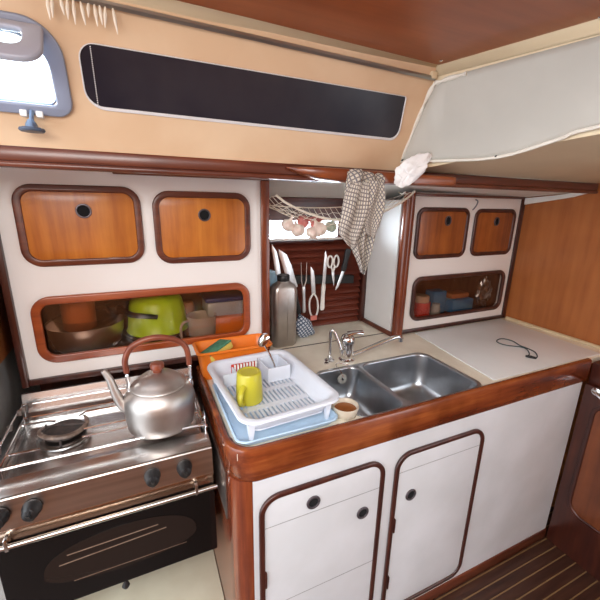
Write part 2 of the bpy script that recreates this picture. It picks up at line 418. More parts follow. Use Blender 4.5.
# ------------------------------------------------------------------ porthole with its inward-hinged lid
t = struct(thing('window_2', '', '', CAB @ Vector((-.28, .07, 0))))
for k in ('label', 'category'): del t[k]
plate('window_frame', [rr(-.485, -.093, .069, .230, (.03, .03, .06, .06)), rr(-.455, -.120, .089, .2, (.02, .010, .05, .05))], .011, CAB, PORTF, t, .004)
plate('inner_flange', [rr(-.462, -.112, .081, .209, (.02, .018, .05, .05)), rr(-.452, -.123, .091, .199, (.02, .012, .048, .048))], .03, CAB, metal('flange_blue_metal', (.35, .50, .72), .3), t, .002, c0=-.03)
# lid: hinged at the top, standing inward
ld = math.radians(12)
h = CAB @ Vector((0, .222, .018)); ldir = Vector((0, -.60, -.80)).normalized(); ln_ = Vector((1, 0, 0)).cross(ldir)
LM = Matrix(((1, ldir.x, ln_.x, 0), (0, ldir.y, ln_.y, h.y), (0, ldir.z, ln_.z, h.z), (0, 0, 0, 1)))
lid = plate('hinged_lid', [rr(-.46, -.116, 0, .086, (.01, .01, .035, .035)), rr(-.43, -.146, .016, .056, (.008, .008, .018, .018))], .012, LM, base('pale_grey_lid_frame', (.40, .41, .48), .3)[0], t, .004)
plate('lid_pane', [rr(-.432, -.143, .013, .059, .01)], .004, LM, pane_mat('lid_acrylic', (.92, .96, .96), .06), lid, 0, c0=.005)
bm = B(); box(bm, -.20, -.15, .858, .868, 1.815, 1.822, .002); obj('hinge', bm, MATS['flange_blue_metal'], t)
# dog bolt under the porthole
bm = B()
for x in (-.178, -.152): box(bm, x-.006, x+.006, .912, .925, 1.660, 1.672, .002)
pieces('lug', bm, WPLAS, t)
bm = B(); tube(bm, [(-.165, .918, 1.672), (-.166, .912, 1.655), (-.167, .908, 1.640)], .0042, 10)
lathe(bm, [(0, .018), (.005, .018), (.010, .010), (.012, 0), (0, 0)], (-.167, .908, 1.636), 16)
obj('dog_bolt', bm, metal('steel_blue_bolt', (.30, .38, .48), .35), t)
bm = B(); lathe(bm, [(0, 0), (.019, 0), (.021, .003), (.019, .007), (.008, .009), (0, .009)], (-.167, .907, 1.632), 20, ripple=lambda a: .06*math.cos(a*9))
obj('dog_knob', bm, base('slate_blue_knob', (.07, .09, .13), .4)[0], t)

# ------------------------------------------------------------------ vinyl cover on the end wall
pl = [A + (Vector(p)-A) for p in ((.773, .845, 1.823), (.869, .506, 1.838), (.955, .20, 1.842), (.975, .14, 1.68), (.898, .487, 1.672), (.862, .62, 1.636), (.845, .70, 1.627), (.772, .955, 1.634))]
N1, N2 = 60, 14
topl = spline([(.777, .842, 1.826), (.80, .75, 1.833), (.869, .506, 1.836), (.975, .13, 1.84)], 20)
botl = spline([(.772, .952, 1.637), (.812, .81, 1.630), (.851, .674, 1.629), (.880, .555, 1.656), (.900, .487, 1.674), (1.0, .13, 1.71)], 12)
bm = B(); rows = []
for i in range(N1+1):
    u = i/N1; tp = topl[round(u*(len(topl)-1))]; bt = botl[round(u*(len(botl)-1))]; col = []
    for j in range(N2+1):
        w = j/N2; p = tp.lerp(bt, w); e = math.sin(PI*min(max(w, 0), 1))*math.sin(PI*min(1, u*6+.02))
        p = p + nrm*(.006+.008*e+.0035*e*math.sin(9*u+5*w)+.003*e*math.sin(23*u-7*w+1)); col.append(bm.verts.new(p))
    rows.append(col)
for a, b in zip(rows, rows[1:]):
    for j in range(N2): bm.faces.new((a[j], a[j+1], b[j+1], b[j]))
t = thing('vinyl_cover', 'loose grey vinyl sheet covering the slanted cabin end wall', 'cover', A+nrm*.005)
o = obj('sheet', bm, VINYL, t); sm = o.modifiers.new('s', 'SOLIDIFY'); sm.thickness = .002
bm = B(); tube(bm, [p+nrm*.009 for p in botl[::3]], .004, 8)
obj('bottom_hem', bm, mottled('hem_white', (.80, .76, .68), (.72, .68, .60), 20, .6), t)
bm = B(); tube(bm, [q+nrm*.010 for q in spline([(.772, .952, 1.637), (.774, .90, 1.735), (.774, .85, 1.815), (.781, .825, 1.826), (.80, .76, 1.830)], 6)], [.003+.0035*abs(math.sin(k*.7)) for k in range(25)], 8)
obj('crumpled_edge', bm, MATS['hem_white'], t)
bm = B()
for p in ((.774, .945, 1.640), (.850, .680, 1.630)): lathe(bm, [(0, .004), (.003, .003), (.004, 0)], Vector(p)+nrm*.010, 10, nrm)
pieces('fixing_screw', bm, BLKRUB, t)

# ------------------------------------------------------------------ upper cupboards
CARC = wood('cupboard_inside_wood', (.13, .045, .02), (.20, .075, .035), (.27, .11, .05), 'z', .5, .6, 0, .3)
def cupboard(name, label, x0, x1, z0, z1, y, doors, win, frame_mat, fw, door_mat, stiles):
    t = thing(name, label, 'cupboard', ((x0+x1)/2, y+.15, z0))
    F = front(y)
    plate('face_panel', [[(x0, z0), (x1, z0), (x1, z1), (x0, z1)], rr(win[0]+.008, win[1]-.008, win[2]+.008, win[3]-.008, win[4])], .014, F, WHITE, t, 0, c0=-.014)
    bm = B(); yb = 1.585; q = .010
    box(bm, x0+.001, x0+q, y+.0145, yb, z0, 1.515); box(bm, x1-q, x1-.001, y+.0145, yb, z0, 1.515)
    box(bm, x0+q, x1-q, y+.0145, yb, z0, z0+.012); box(bm, x0+q, x1-q, yb-.008, yb, z0+.012, 1.515)
    box(bm, x0+q, x1-q, y+.0145, yb-.02, win[3]+.025, win[3]+.035)
    obj('carcass', bm, CARC, t)
    for d in doors:
        dr = plate('door', [rr(d[0]+fw*.8, d[1]-fw*.8, d[2]+fw*.8, d[3]-fw*.8, .035)], .006, F, door_mat, t, .002)
        ring('door_frame', *d[:4], .052 if fw > .02 else .042, fw, .011, F, frame_mat[0], dr, .004)
        hx_, hz, hr, tilt = d[4:]
        f2 = plate('finger_ring', [ell(hx_, hz, hr, hr*tilt), ell(hx_, hz, hr*.76, hr*tilt*.76)], .006, F, RINGM, dr, .0015, c0=.005)
        plate('finger_hole', [ell(hx_, hz, hr*.78, hr*tilt*.78)], .0008, F, HOLE, dr, 0, c0=.0056)
        bm = B(); box(bm, d[0]+.07, d[0]+.12, y-.0105, y-.004, d[2]+.012, d[2]+.020, .001); box(bm, d[1]-.11, d[1]-.06, y-.0105, y-.004, d[2]+.012, d[2]+.020, .001)
        pieces('hinge', bm, frame_mat[0], dr)
    ring('opening_frame', *win[:4], win[4]+.01, win[5], .015, F, frame_mat[1], t, .005)
    plate('glass_pane', [rr(win[0]+.012, win[1]-.012, win[2]+.012, win[3]-.012, win[4])], .003, F, PANE, t, 0, c0=-.006)
    for s in stiles:
        bm = B(); box(bm, *s[:6], .003); obj(s[6], bm, s[7], t)
    return t
CL = cupboard('wall_cupboard', 'white cupboard above the cooker with two teak doors and a long window', -.352, .445, .951, 1.588, 1.282,
    [(-.311, .020, 1.308, 1.545, -.139, 1.471, .0215, 1.0), (.053, .377, 1.299, 1.536, .216, 1.460, .021, 1.0)],
    (-.316, .369, .999, 1.217, .045, .026), (W_TRIM, W_RED), .0205, W_DOOR,
    [(.416, .447, 1.264, 1.283, .93, 1.580, 'side_stile', W_TRIMZ), (-.05, .447, 1.262, 1.283, 1.580, 1.594, 'top_strip', W_TRIM), (-.352, .416, 1.270, 1.283, .932, .951, 'bottom_strip', W_DARK), (-.371, -.352, 1.266, 1.30, .93, 1.58, 'side_strip', W_DARK)])
CR = cupboard('wall_cupboard', 'smaller white cupboard beside the bulkhead with two teak doors and a window', 1.11, 1.832, .920, 1.560, 1.282,
    [(1.145, 1.466, 1.262, 1.497, 1.330, 1.437, .019, 1.25), (1.503, 1.796, 1.262, 1.494, 1.658, 1.432, .018, 1.25)],
    (1.160, 1.790, .960, 1.180, .04, .020), (W_DARK, W_DARK), .019, wood('amber_teak_panel', (.20, .05, .010), (.32, .085, .015), (.40, .12, .022), 'z', .32, .8, .2, .5),
    [(1.825, 1.848, 1.270, 1.283, .902, 1.558, 'side_strip', W_DARK), (1.11, 1.825, 1.266, 1.283, 1.543, 1.5555, 'top_strip', W_TRIM), (1.11, 1.825, 1.270, 1.283, .903, .921, 'bottom_strip', W_DARK)])
# small hook between the right doors
bm = B(); tube(bm, spline([(1.490, 1.276, 1.535), (1.492, 1.264, 1.528), (1.487, 1.262, 1.512), (1.478, 1.262, 1.500), (1.480, 1.270, 1.492), (1.484, 1.279, 1.488)], 4), .003, 8)
tag(obj('coat_hook', bm, metal('dull_hook_metal', (.35, .38, .42), .4)), 'small grey metal hook on the right white cupboard between its doors', 'hook')
# round mahogany post at the left of the right cupboard
bm = B(); lathe(bm, [(0, 0), (.026, 0), (.026, .655), (0, .655)], (1.085, 1.268, .902), 24)
tag(obj('mahogany_post', bm, W_TRIMZ), 'round varnished mahogany post at the left edge of the right cupboard', 'post')
# niche side wall (white) and base strip
struct(obj('wall_niche', box(B(), 1.062, 1.108, 1.290, 1.598, .901, 1.525), mottled('niche_white', (.80, .79, .77), (.76, .75, .73), 6, .7)))
bm = B(); box(bm, 1.050, 1.062, 1.270, 1.52, .901, .922, .003); struct(obj('baseboard_niche', bm, W_TRIM))

# ------------------------------------------------------------------ niche: slatted back and window
t = thing('slatted_panel', 'dark red-brown slatted wooden panel at the back of the niche behind the knives', 'panel', (.75, 1.55, .905))
bm = B(); z = .905; k = 0
while z < 1.325:
    z1 = min(z+.029, 1.336); hexa(bm, [(.452, 1.520, z), (1.035, 1.520, z), (1.035, 1.56, z), (.452, 1.56, z), (.452, 1.549, z1), (1.035, 1.549, z1), (1.035, 1.56, z1), (.452, 1.56, z1)]); z += .032
obj('slats', bm, wood('slat_mahogany', (.085, .018, .012), (.15, .032, .018), (.21, .05, .026), 'x', .35, 1, .2, .4), t)
bm = B(); box(bm, .452, 1.061, 1.5605, 1.575, .905, 1.337); obj('backing', bm, W_DARK, t)
bm = B(); box(bm, 1.0355, 1.061, 1.505, 1.56, .905, 1.336, .003); obj('side_batten', bm, W_DARK, t)
t = struct(thing('window_3', '', '', (.73, 1.55, 1.337)))
for k in ('label', 'category'): del t[k]
plate('window_frame', [[(.452, 1.337), (1.061, 1.337), (1.061, 1.528), (.452, 1.528)], rr(.530, .932, 1.348, 1.428, .006)], .03, front(1.55), wood('window_header_mahogany', (.05, .014, .012), (.09, .022, .016), (.13, .035, .02), 'x', .3), t, .002)
bm = B(); box(bm, .50, .945, 1.512, 1.521, 1.338, 1.347, .002); obj('sill', bm, WPLAS, t)
plate('glass_pane', [rr(.526, .936, 1.344, 1.432, .004)], .003, front(1.57), pane_mat('window_acrylic', (.97, .98, 1), .05), t)

# ------------------------------------------------------------------ galley cabinet
g = thing('galley_cabinet', 'white-fronted galley base cabinet with mahogany corner post and two framed doors', 'cabinet', (.9, 1.0, 0))
FY = .738
bm = B(); box(bm, .2125, 1.629, FY, FY+.016, .05, .818); obj('front_panel', bm, WHITE2, g)
# left side and rounded corner post
pts = [(.160, 1.28), (.160, .80)]+[(.160+.050-.050*math.cos(a), .788-.050*math.sin(a)) for a in [PI/2*k/8 for k in range(1, 9)]]+[(.212, FY), (.212, .76), (.18, .80), (.176, 1.28)]
bm = B(); prism(bm, [(x, y, 0) for x, y in pts], (0, 0, .82)); obj('side_panel', bm, W_TRIMZ, g)
bm = B(); box(bm, .1545, .1595, .80, 1.27, .66, .812, .001); obj('heat_shield', bm, metal('dull_heat_shield', (.42, .36, .33), .4, 'y'), g)
bm = B(); box(bm, .213, 1.629, FY-.006, FY+.012, 0, .05, .002); obj('kick_board', bm, W_TRIM, g)
def low_door(x0, x1, z0, z1, holes, seams):
    F = front(FY)
    d = plate('door', [rr(x0+.012, x1-.012, z0+.012, z1-.012, .045)], .005, F, WHITE2, g, .001)
    ring('door_frame', x0, x1, z0, z1, .06, .016, .011, F, W_DARK, d, .004)
    for (a, b) in holes:
        plate('finger_ring', [ell(a, b, .0215), ell(a, b, .015)], .005, F, RINGM, d, .0015, c0=.0048)
        plate('finger_hole', [ell(a, b, .0155)], .001, F, HOLE, d, 0, c0=.0050)
    for z in seams:
        bm = B(); box(bm, x0+.017, x1-.017, FY-.0056, FY-.0045, z-.0007, z+.0007); obj('panel_seam', bm, metal('seam_grey', (.4, .4, .4), .6), d)
    bm = B()
    for z in (.45, .20): box(bm, x0+.014, x0+.020, FY-.014, FY-.004, z, z+.055, .002)
    pieces('hinge', bm, W_DARK, d)
low_door(.226, .634, .09, .762, [(.387, .690), (.561, .582)], [.655, .36])
low_door(.674, 1.068, .072, .757, [(.751, .579)], [.682])
# ------------------------------------------------------------------ countertop with sink holes
ct = thing('countertop', 'cream laminate galley worktop with varnished mahogany fiddle rail', 'worktop', (.9, 1.0, .88))
SK = rr(.535, 1.075, .752, 1.083, (.03, .05, .05, .03))
plate('worktop', [[(.178, .752), (1.849, .752), (1.849, 1.598), (.449, 1.598), (.449, 1.33), (.178, 1.275)], rr(.545, 1.066, .757, 1.074, .04)], .02, top(.88), COUNTER, ct, 0)
# rail: swept profile along an L with rounded corner
def sweep(bm, path, prof):
    n = len(path); rings = []
    for i, p in enumerate(path):
        p = Vector((*p, 0)); a = Vector((*path[max(i-1, 0)], 0)); b = Vector((*path[min(i+1, n-1)], 0)); tt = (b-a).normalized(); out = Vector((tt.y, -tt.x, 0))
        rings.append([bm.verts.new(p+out*o_+Vector((0, 0, z_))) for o_, z_ in prof])
    m = len(prof)
    for a, b in zip(rings, rings[1:]):
        for k in range(m): bm.faces.new((a[k], a[(k+1) % m], b[(k+1) % m], b[k]))
    bm.faces.new(rings[0]); bm.faces.new(rings[-1][::-1])
R_ = .075
corner = [(.156+R_-R_*math.cos(a), .731+R_-R_*math.sin(a)) for a in [PI/2*k/10 for k in range(11)]]
pathL = [(.156, 1.27), (.156, 1.1), (.156, .95), (.156, .86)]
prof = [(-.022, .900), (-.022, .909), (-.017, .9135), (-.008, .9145), (-.002, .911), (0, .905), (0, .822), (-.004, .816), (-.022, .816)]
bm = B(); sweep(bm, corner+[(.5, .731), (.8, .731), (1.2, .731), (1.645, .731)], prof); obj('fiddle_rail', bm, W_RAIL, ct)
profL = [(-.018, .881), (-.018, .908), (-.014, .9125), (-.006, .9135), (-.001, .910), (0, .905), (0, .862), (-.018, .862)]
bm = B(); sweep(bm, [(.156, 1.268), (.156, 1.1), (.156, .95), (.156, .8065)], profL); obj('side_rail', bm, W_RAIL, ct)
bm = B(); box(bm, .452, 1.049, 1.318, 1.324, .9004, .9015); box(bm, .24, .452, 1.278, 1.281, .9004, .9015); pieces('seam', bm, SEAM, ct)
bm = B(); tube(bm, [(1.842, .76, .905), (1.842, 1.26, .905)], .010, 10); obj('edge_bead', bm, mottled('beige_bead', (.70, .56, .36), (.62, .48, .30), 20, .4), ct)
tag(plate('icebox_lid', [[(1.128, .775), (1.775, .765), (1.80, 1.262), (1.193, 1.262)]], .004, top(.9005), LID, None, .001), 'flat white laminate lid set in the right end of the worktop', 'lid')
# sink
sk = thing('double_sink', 'stainless steel double sink let into the worktop', 'sink', (.8, .92, .74))
BL = (.548, .723, .764, 1.066); BR = (.737, 1.060, .764, 1.066)
plate('rim', [rr(.543, 1.068, .754, 1.076, .045), rr(*BL, .035), rr(*BR, .05)], .0035, top(.9002), STEEL_S, sk, .0012)
def basin(b, r, depth):
    bm = B(); rings = []
    lv = [(0, .9030), (.001, .895), (.006, .84), (.012, .90-depth+.03), (.022, .90-depth+.010), (.04, .90-depth)]
    for ins, z in lv:
        rings.append([bm.verts.new((x, y, z)) for x, y in rr(b[0]+ins, b[1]-ins, b[2]+ins, b[3]-ins, r)])
    for a, c in zip(rings, rings[1:]):
        n = len(a)
        for k in range(n): bm.faces.new((a[k], c[k], c[(k+1) % n], a[(k+1) % n]))
    bm.faces.new(rings[-1])
    o = obj('basin', bm, STEEL_S, sk, ang=60); m_ = o.modifiers.new('s', 'SOLIDIFY'); m_.thickness = .0015; m_.offset = 1
    return o
basin(BL, .035, .13); b2 = basin(BR, .05, .15)
bm = B(); lathe(bm, [(.030, .002), (.028, .004), (.020, .001), (0, .001)], (.90, .89, .750), 24); obj('drain', bm, mottled('stained_drain', (.20, .15, .10), (.09, .07, .05), 60, .4), sk)
bm = B(); lathe(bm, [(.024, .002), (.022, .004), (.016, .001), (0, .001)], (.635, .92, .770), 24); obj('drain', bm, MATS['stained_drain'], sk)
# plug on its chain
pg = thing('sink_plug', 'grey sink plug hanging on its chain over the back of the left basin', 'plug', (.69, 1.05, .84))
bm = B(); n_ = Vector((0, -1, .1)).normalized(); lathe(bm, [(.006, 0), (.018, 0), (.020, .004), (.017, .009), (.006, .009), (.006, 0)], (.690, 1.054, .866), 20, n_); obj('disc', bm, mottled('grey_rubber', (.40, .40, .38), (.30, .30, .28), 40, .6), pg)
bm = B(); lathe(bm, [(0, .0), (.005, .0), (.005, .004), (0, .005)], (.690, 1.049, .866), 12, n_); obj('centre_boss', bm, BLKRUB, pg)
bm = B(); tube(bm, spline([(.690, 1.040, .870), (.685, 1.050, .892), (.678, 1.072, .907), (.686, 1.095, .905), (.700, 1.105, .905)], 6), .0016, 6); tube(bm, spline([(.700, 1.105, .906), (.722, 1.078, .907), (.728, 1.070, .907)], 5), .0016, 6); pieces('chain', bm, CHROME, pg)
pg.location.x -= .030; pg.scale = (1, 1, 1)
# mixer tap
fa = thing('mixer_tap', 'chrome single-lever mixer tap behind the double sink', 'tap', (.722, 1.125, .90))
bm = B(); lathe(bm, [(0, 0), (.032, 0), (.032, .006), (.024, .010), (.0255, .014), (.0255, .068), (.0280, .075), (.0280, .092), (.022, .106), (.010, .113), (0, .114)], (.722, 1.125, .9002), 28); obj('tap_body', bm, CHROME, fa)
bm = B(); tube(bm, spline([(.730, 1.115, .923), (.80, 1.112, .938), (.88, 1.105, .962), (.93, 1.100, .976), (.955, 1.098, .976), (.963, 1.097, .968)], 6), .0088, 14); obj('spout', bm, CHROME, fa)
bm = B(); cyl(bm, (.963, 1.097, .974), (.963, 1.097, .955), .011, 16, bev=.002); obj('aerator', bm, CHROME, fa)
bm = B(); tube(bm, [(.722, 1.125, 1.008), (.738, 1.118, 1.015), (.758, 1.110, 1.019), (.776, 1.103, 1.017)], [.014, .010, .008, .0105], 12, flat=1.4); obj('lever', bm, CHROME, fa)
fp = thing('pump_tap', 'thin chrome bent-neck pump tap left of the mixer tap', 'tap', (.655, 1.145, .90))
bm = B(); lathe(bm, [(0, 0), (.020, 0), (.020, .004), (.010, .008), (.008, .02), (0, .02)], (.655, 1.145, .9002), 20); obj('base_flange', bm, CHROME, fp)
bm = B(); tube(bm, spline([(.655, 1.145, .91), (.655, 1.145, .98), (.655, 1.144, 1.020), (.660, 1.138, 1.030), (.668, 1.132, 1.018), (.680, 1.118, .978), (.686, 1.112, .955)], 5), .0062, 12); obj('neck', bm, CHROME, fp)
bm = B(); cyl(bm, (.6865, 1.111, .960), (.6865, 1.109, .944), .008, 14, bev=.001); obj('nozzle', bm, CHROME, fp)
bm = B(); cyl(bm, (.628, 1.120, .9002), (.628, 1.120, .909), .009, 14, bev=.002)
tag(obj('deck_button', bm, CHROME), 'small chrome push button beside the pump tap foot', 'button')

# ------------------------------------------------------------------ cooker
cx0, cx1, cy0, cy1, zt = -.372, .137, .885, 1.262, .85
st = thing('gimballed_cooker', 'stainless steel two-burner cooker with oven, under the left cupboard', 'cooker', (-.118, 1.07, .48))
bm = B(); box(bm, cx0, cx1, cy0+.004, cy1, .485, .825, .003); obj('body', bm, STEEL, st)
bm = B(); hexa(bm, [(cx0, cy0, .826), (cx1, cy0, .826), (cx1, cy1, .826), (cx0, cy1, .826), (cx0, cy0, .836), (cx1, cy0, .836), (cx1, cy1, .836), (cx0, cy1, .836)])
obj('hob_top', bm, STEEL, st)
bm = B()
prism(bm, [(cx0+.001, cy0-.001, .8365), (cx0+.001, cy0-.001, .845), (cx0+.001, cy0+.010, .848), (cx0+.001, cy0+.050, .856), (cx0+.001, cy0+.056, .852), (cx0+.001, cy0+.056, .8365)], (cx1-cx0-.002, 0, 0))
obj('front_lip', bm, STEEL, st)
bm = B(); prism(bm, [(cx0+.001, cy1, .837), (cx0+.001, cy1, .918), (cx0+.001, cy1-.006, .920), (cx0+.001, cy1-.012, .918), (cx0+.001, cy1-.030, .862), (cx0+.001, cy1-.058, .848), (cx0+.001, cy1-.058, .837)], (cx1-cx0-.002, 0, 0)); obj('splashback', bm, STEEL, st)
bm = B(); box(bm, cx0, cx0+.008, cy0+.057, cy1-.06, .837, .862, .002); box(bm, cx1-.008, cx1, cy0+.057, cy1-.06, .837, .862, .002); pieces('side_lip', bm, STEEL, st)
# control panel
bm = B(); hexa(bm, [(cx0, cy0-.012, .762), (cx1, cy0-.012, .762), (cx1, cy0+.004, .762), (cx0, cy0+.004, .762), (cx0, cy0-.004, .838), (cx1, cy0-.004, .838), (cx1, cy0+.004, .838), (cx0, cy0+.004, .838)])
obj('control_panel', bm, metal('panel_stainless', (.64, .56, .51), .3, 'x', .05), st)
for x in (-.345, -.283, -.021, .060):
    kn = B(); ny = Vector((0, -1, .08)).normalized()
    lathe(kn, [(0, 0), (.0195, 0), (.0205, .003), (.0205, .008), (.0185, .012), (.017, .024), (.014, .031), (.008, .034), (0, .035)], (x, cy0-.009, .806), 28, ny)
    o = obj('control_knob', kn, BLACK, st)
    kb = B(); hexa(kb, [(x-.006, cy0-.036, .788), (x+.006, cy0-.036, .788), (x+.006, cy0-.030, .787), (x-.006, cy0-.030, .787), (x-.004, cy0-.052, .818), (x+.004, cy0-.052, .818), (x+.005, cy0-.030, .826), (x-.005, cy0-.030, .826)]); bmesh.ops.bevel(kb, geom=kb.edges[:], offset=.002, segments=2, affect='EDGES'); obj('grip', kb, BLACK, o)
# strip, rail and oven door
bm = B(); box(bm, cx0, cx1, cy0-.006, cy0+.003, .722, .7575, .002); obj('door_head', bm, wood('painted_reflection_strip', (.26, .10, .04), (.36, .15, .065), (.46, .22, .10), 'x', .2, 1, .3, .2) if False else metal('stainless_painted_reflection', (.66, .50, .38), .22, 'x', .04), st)  # plain steel strip; the brown reflection of cabin wood is put into its colour
rl = B(); tube(rl, [(cx0-.004, cy0-.026, .729), (cx1+.006, cy0-.026, .726)], .0062, 12); rl = obj('door_handle', rl, STEEL, st)
bm = B()
for x in (-.340, .086): box(bm, x-.004, x+.004, cy0-.032, cy0-.005, .720, .752, .0015)
pieces('handle_bracket', bm, CHROME, rl)
od = plate('oven_door', [rr(cx0, cx1, .486, .717, .004)], .014, front(cy0+.002), BGLASS, st, .002)
arch = [(-.105+.185*math.cos(a), .592+(.088 if math.sin(a) > 0 else .052)*(1 if math.sin(a) > 0 else -1)*abs(math.sin(a))**.85) for a in [2*PI*k/48 for k in range(48)]]
plate('oven_window', [arch], .001, front(cy0-.0125), OVWIN, od, 0)
bm = B(); tube(bm, [(-.235, cy0-.0142, .640), (-.02, cy0-.0142, .646)], .0012, 6); tube(bm, [(-.255, cy0-.0142, .615), (.00, cy0-.0142, .628)], .0012, 6); tube(bm, [(-.23, cy0-.0142, .553), (.05, cy0-.0142, .553)], .0008, 6)
pieces('rack_wire', bm, metal('rack_wire', (.35, .26, .20), .35), od)
bm = B(); tube(bm, [(-.117, cy0-.004, .489), (-.117, cy0-.006, .478), (-.118, cy0-.006, .466), (-.118, cy0-.006, .458)], [.004, .006, .0105, .006], 12); obj('door_latch', bm, BLACK, st)
# gimbal brackets
bm = B(); cyl(bm, (cx1, 1.09, .70), (.159, 1.09, .70), .012, 16); cyl(bm, (cx0, 1.09, .70), (-.409, 1.09, .70), .012, 16); pieces('gimbal_pin', bm, STEEL, st)
# burners
for (bx, by, R0) in ((-.245, 1.105, .052), (.012, 1.07, .045)):
    bm = B(); lathe(bm, [(R0*1.35, 0), (R0*1.35, .002), (R0*1.15, .006), (R0, .006), (0, .006)], (bx, by, .8362), 32); bo = obj('burner', bm, STEEL, st)
    bm = B(); lathe(bm, [(0, .006), (R0*.62, .006), (R0*.64, .012), (R0*.98, .014), (R0*1.0, .020), (R0*.92, .024), (R0*.3, .024), (0, .023)], (bx, by, .8362), 32, ripple=lambda a: .008*math.cos(a*30)); obj('burner_cap', bm, IRON, bo)
    bm = B(); tube(bm, [(bx+R0*1.12*math.cos(a), by+R0*1.12*math.sin(a), .868+.003*math.sin(2*a)) for a in [PI*.95+1.25*PI*k/24 for k in range(25)]], [.002+.0040*math.sin(PI*k/24)**.6 for k in range(25)], 8, flat=1.4); obj('trivet_ring', bm, mottled('rusty_iron', (.26, .19, .15), (.12, .08, .06), 70, .45), bo)
    bm = B(); tube(bm, spline([(bx-R0*1.1, by-R0*.3, .869), (bx-R0*.5, by+R0*.15, .871), (bx+R0*.1, by-R0*.05, .871), (bx+R0*1.1, by-R0*.2, .869)], 5), .0035, 8); obj('trivet_bar', bm, IRON, bo)
    bm = B()
    for k in range(3): a = 2*PI*k/3+.5; tube(bm, [(bx+R0*1.12*math.cos(a), by+R0*1.12*math.sin(a), .866), (bx+R0*1.2*math.cos(a), by+R0*1.2*math.sin(a), .842)], .003, 8)
    pieces('trivet_leg', bm, IRON, bo)
# pan-support wires
bm = B()
for y, z in ((1.150, .868), (1.185, .872), (1.010, .870)):
    if y == 1.150:
        tube(bm, [(cx0+.012, y, z), (-.29, y, z), (-.272, y-.012, z)], .003, 8)
        tube(bm, [(-.212, y-.004, z), (-.195, y+.014, z), (.12, y+.014, z)], .003, 8)
    elif y == 1.010:
        tube(bm, [(cx0+.012, y, z), (-.285, y, z)], .003, 8); tube(bm, [(-.19, y+.015, z), (.125, y+.015, z)], .003, 8)
    else: tube(bm, [(cx0+.012, y, z), (.125, y, z)], .003, 8)
tube(bm, [(-.19, 1.065, .870), (.125, 1.065, .870)], .003, 8)
tube(bm, [(cx0+.014, .955, .870), (cx0+.014, 1.19, .870)], .003, 8); tube(bm, [(cx1-.014, .955, .870), (cx1-.014, 1.19, .870)], .003, 8)
for x in (cx0+.014, cx1-.014):
    for y in (.96, 1.185): tube(bm, [(x, y, .837), (x, y, .870)], .003, 8)
obj('pan_support', bm, CHROME, st)
# fiddle rails
bm = B(); tube(bm, spline([(cx0+.006, .930, .838), (cx0+.006, .930, .866), (cx0+.016, .930, .886), (-.2, .930, .888), (0, .930, .888), (cx1-.016, .930, .886), (cx1-.006, .930, .868), (cx1-.006, .930, .838)], 6), .0038, 10)
tube(bm, spline([(cx0+.006, .95, .838), (cx0+.006, .95, .895), (cx0+.006, 1.05, .900), (cx0+.006, 1.18, .900), (cx0+.010, 1.215, .885), (cx0+.010, 1.215, .840)], 6), .0036, 10)
tube(bm, spline([(cx0+.006, 1.215, .900), (-.2, 1.215, .900), (.0, 1.215, .900), (cx1-.01, 1.215, .895), (cx1-.01, 1.215, .838)], 6), .0036, 10)
tube(bm, spline([(cx1-.005, .945, .838), (cx1-.005, .945, .885), (cx1-.005, .962, .905), (cx1-.005, .975, .885), (cx1-.005, .975, .838)], 5), .003, 8)
obj('fiddle_bars', bm, CHROME, st)
bm = B()
for (x, y, z) in ((cx0+.012, 1.205, .892), (cx0+.028, 1.214, .897), (cx0+.010, 1.175, .897), (cx0+.006, 1.10, .896), (cx0+.006, 1.00, .893), (cx1-.008, .952, .872)):
    box(bm, x-.006, x+.006, y-.006, y+.006, z-.008, z+.008, .003)
pieces('rail_clamp', bm, mottled('grimy_clamp', (.10, .07, .06), (.22, .18, .16), 90, .4), st)
# cream base the cooker hangs over
tag(obj('cooker_plinth', box(B(), -.409, .159, .742, 1.272, 0, .200, .003), BEIGE), 'cream locker top on the cabin floor beneath the cooker', 'locker')

# ------------------------------------------------------------------ kettle
kx, ky, kz = .018, 1.005, .8775
kt = thing('kettle', 'aluminium kettle with copper-brown handle and knob on the right burner', 'kettle', (kx, ky, kz))
bm = B(); lathe(bm, [(0, 0), (.084, 0), (.0895, .003), (.0920, .009), (.0945, .035), (.0955, .072), (.0950, .088), (.0915, .100), (.0835, .112), (.076, .1200), (.073, .1225), (0, .1225)], (kx, ky, kz), 48); obj('kettle_body', bm, ALU, kt, ang=50)
bm = B(); lathe(bm, [(.074, .1225), (.0755, .1245), (.0735, .128), (.067, .131), (.060, .140), (.045, .151), (.028, .158), (.012, .162), (0, .162)], (kx, ky, kz), 48); ld_ = obj('kettle_lid', bm, ALU, kt, ang=60)
bm = B(); lathe(bm, [(0, .161), (.012, .162), (.014, .168), (.0185, .172), (.0195, .182), (.017, .188), (.008, .191), (0, .191)], (kx, ky, kz), 24); obj('lid_knob', bm, COPPER, ld_)
bm = B(); tube(bm, spline([(kx-.078, ky, kz+.062), (kx-.098, ky+.002, kz+.078), (kx-.112, ky+.004, kz+.118), (kx-.122, ky+.006, kz+.160), (kx-.134, ky+.008, kz+.186)], 6), [.019-.0117*(k/24)**.7 for k in range(25)], 16); obj('spout', bm, ALU, kt)
hp = spline([(kx-.078, ky+.0, kz+.172), (kx-.078, ky+.0, kz+.212), (kx-.056, ky, kz+.248), (kx-.005, ky, kz+.264), (kx+.050, ky, kz+.252), (kx+.081, ky, kz+.222), (kx+.087, ky, kz+.168)], 7)
bm = B(); tube(bm, hp, [.0075+.0010*math.sin(k/len(hp)*PI) for k in range(len(hp))], 14); obj('handle', bm, COPPER, kt)
